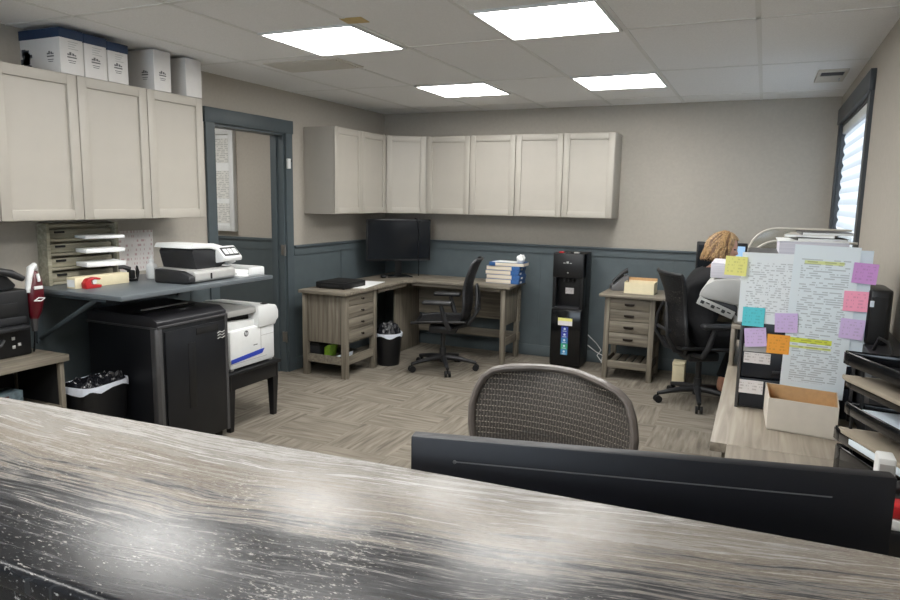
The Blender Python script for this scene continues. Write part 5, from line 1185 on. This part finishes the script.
# black letter trays: wedge shaped, stacked askew
def letter_tray(z, dx, dy, label, h=0.045, ph=0.04):
    t = thing('letter_tray', label, 'letter tray', (0.25+dx, 2.28+dy, z), 0, 'black letter trays')
    pl = [Vector((0, 0)), Vector((0.238-dx, -0.03)), Vector((0.238-dx, -0.42)), Vector((0.19-dx, -0.42)), Vector((0.01, -0.035))]
    b = nb(); prism(b, [(p.x*0.97+0.004, p.y*0.97-0.004) for p in pl], 0.0, 0.004); obj('tray_floor', b, 'black', t)
    b = nb()
    for i in (0, 1, 3, 4):
        p, q = pl[i], pl[(i+1) % 5]; d = (q-p).normalized(); n = Vector((-d.y, d.x))*0.004
        prism(b, [p+n, q+n, q-n, p-n], 0, h, 0.001)
    obj('tray_walls', b, 'gloss', t)
    b = nb(); tube(b, [(p.x, p.y, h) for p in (pl[1], pl[0], pl[4], pl[3])], 0.004, 6); obj('rolled_edge', b, 'gloss', t)
    for p in (Vector((0.035, -0.03)), Vector((0.21-dx, -0.05)), Vector((0.2-dx, -0.38))): obj('post', cyl(nb(), (p.x, p.y, 0.0), (p.x, p.y, ph), 0.005, seg=8), 'black', t)
    return t
letter_tray(WZ, 0.005, 0.03, 'black letter tray lowest in the stack on the oak desk', 0.08, 0.108)
letter_tray(0.87, -0.006, 0.0, 'black letter tray second from the bottom, heaped with pale papers', 0.034, 0.083)
letter_tray(0.955, 0.014, -0.01, 'black letter tray in the middle of the stack, holding pale sheets', 0.03, 0.073)
letter_tray(1.03, 0.012, 0.01, 'black letter tray second from the top, with an open folder', 0.03, 0.068)
letter_tray(1.10, 0.0, 0.0, 'black letter tray on top of the stack by the right wall', 0.034, 0.03)
def folder(z, dx, dy, mat, label, th=0.012, rz=0.0):
    b = nb(); prism(b, [(0.03, -0.02), (0.19, -0.035), (0.2, -0.38), (0.18, -0.38), (0.034, -0.05)], 0, th, 0.002)
    tag(obj('file_folder', b, mat, loc=(0.262+dx, 2.262+dy, z), rot=(0.0, 0.0, rz)), label, 'folder', 'folders in the letter trays')
folder(0.878, -0.03, 0.0, 'paperblue', 'pale papers heaped in the second letter tray', 0.02)
folder(0.900, -0.042, 0.02, 'manila', 'manila folder lying over the pale papers in the second tray', 0.012)
folder(0.963, 0.004, 0.0, 'paperblue', 'pale sheets inside the middle letter tray', 0.014)
folder(1.038, 0.0, 0.0, 'paperblue', 'pale sheets inside the tray second from the top', 0.016)
folder(1.056, -0.046, 0.028, 'manila', 'open manila folder jutting from the stack of trays', 0.012)

# small things right of the monitor
t = thing('desk_caddy', 'low black desk caddy at the right edge beside the monitor', 'caddy', (0.38, 1.82, WZ))
b = nb(); box(b, 0.290, 0.43, 1.68, 1.915, WZ+0.04, WZ+0.095, 0.004); obj('tray', b, 'black', t, world=True)
for x in (0.31, 0.40):
    for y in (1.70, 1.87): obj('foot', box(nb(), x, x+0.02, y, y+0.02, WZ, WZ+0.041), 'blackmatte', t, world=True)
t = thing('tape_roll_box', 'small upright white box beside the monitor edge at right', 'box', (0.31, 1.88, WZ+0.095))
obj('box_body', box(nb(), 0.294, 0.332, 1.85, 1.91, WZ+0.095, WZ+0.205, 0.005), 'white', t, world=True); obj('end_cap', box(nb(), 0.298, 0.328, 1.8488, 1.8503, WZ+0.105, WZ+0.19), 'ltgrey', t, world=True)
t = thing('stapler', 'black stapler behind the red topped holder at the right edge', 'stapler', (0.37, 1.80, WZ+0.095))
b = nb(); box(b, 0.31, 0.44, 1.785, 1.825, WZ+0.095, WZ+0.11, 0.005); box(b, 0.40, 0.44, 1.79, 1.82, WZ+0.105, WZ+0.15, 0.004); tube(b, [(0.315, 1.805, WZ+0.15), (0.37, 1.805, WZ+0.165), (0.435, 1.805, WZ+0.155)], [0.014, 0.02, 0.018], 10); obj('body', b, 'black', t, world=True)
t = thing('red_holder', 'red topped white pen holder at the right picture edge', 'pen holder', (0.33, 1.72, WZ+0.095))
obj('holder', box(nb(), 0.295, 0.38, 1.69, 1.75, WZ+0.095, WZ+0.12, 0.005), 'white', t, world=True); obj('red_cap', box(nb(), 0.297, 0.378, 1.692, 1.748, WZ+0.12, WZ+0.152, 0.009), 'red', t, world=True)

# ------------------------------------------------------------ counter and the long monitor behind it
CTZ = 1.067
t = thing('reception_counter', 'streaked dark and cream stone reception counter across the foreground', 'counter', (-1.6, 0.8, 0))
pl = [(XL+0.002, 0.53), (XR-0.002, 0.53), (XR-0.002, 1.105), (0.15, 1.10), (-0.5, 1.075), (-1.7, 1.015), (XL+0.002, 0.96)]
b = nb(); prism(b, pl, CTZ-0.042, CTZ, 0.012, seg=4); obj('countertop', b, 'stone', t, world=True)
obj('front_apron', box(nb(), XL+0.003, XR-0.003, 0.536, 0.566, CTZ-0.22, CTZ-0.041), 'stone', t, world=True)
obj('front_panel', box(nb(), XL+0.004, XR-0.004, 0.60, 0.68, 0.0, CTZ-0.042), 'wains', t, world=True)
obj('back_panel', box(nb(), XL+0.004, XR-0.004, 0.68, 0.90, 0.02, CTZ-0.042), 'lwoodX', t, world=True)
t = thing('long_monitor', 'very wide black monitor seen from behind, just beyond the counter', 'monitor', (-0.178, 1.247, WZ), math.radians(13.1))
mw = 0.430; mz0, mz1 = 0.045, 0.340
obj('housing', box(nb(), -mw, mw, -0.012, 0.02, mz0, mz1, 0.004), 'monback', t)
b = nb(); box(b, -mw+0.088, mw-0.10, -0.0128, -0.0118, mz1-0.046, mz1-0.0435); ell(b, (-mw+0.088, -0.0125, mz1-0.045), (0.004, 0.001, 0.004), seg=10); obj('groove', b, 'midgrey', t)
obj('screen_panel', box(nb(), -mw+0.008, mw-0.008, 0.0195, 0.0225, mz0+0.012, mz1-0.008), 'screen', t)
obj('stand_neck', box(nb(), -0.04, 0.04, -0.04, -0.013, 0.01, 0.22, 0.004), 'black', t)
obj('stand_base', box(nb(), -0.14, 0.14, -0.08, 0.12, 0, 0.012, 0.004), 'black', t)

# ------------------------------------------------------------ light, sky, camera
w = bpy.data.worlds.new('world'); S.world = w; w.use_nodes = True; nt = w.node_tree
bg = nt.nodes['Background']; sky = nt.nodes.new('ShaderNodeTexSky'); sky.sky_type = 'PREETHAM' if 'PREETHAM' in [e.identifier for e in bpy.types.ShaderNodeTexSky.bl_rna.properties['sky_type'].enum_items] else sky.sky_type
bg.inputs['Color'].default_value = (0.74, 0.87, 1.0, 1); bg.inputs['Strength'].default_value = 2.2
cam = bpy.data.cameras.new('camera'); co = bpy.data.objects.new('camera', cam); C.objects.link(co)
F, YAW, PIT, ROL, ZC = 683.949, math.radians(24.3647), math.radians(8.42683), math.radians(1.01387), 1.55919
fw = Vector((-math.sin(YAW)*math.cos(PIT), math.cos(YAW)*math.cos(PIT), -math.sin(PIT))); rt = Vector((math.cos(YAW), math.sin(YAW), 0)); up = rt.cross(fw)
r2 = math.cos(ROL)*rt+math.sin(ROL)*up; u2 = -math.sin(ROL)*rt+math.cos(ROL)*up
mw_ = Matrix((r2, u2, -fw)).transposed().to_4x4(); mw_.translation = (0, 0, ZC); co.matrix_world = mw_
cam.sensor_width = 36; cam.lens = F/900*36; cam.clip_start = 0.02
S.camera = co
S.view_settings.view_transform = 'Standard'; S.view_settings.look = 'None'; S.view_settings.gamma = 1; S.view_settings.use_curve_mapping = False
S.view_settings.exposure = 1.36
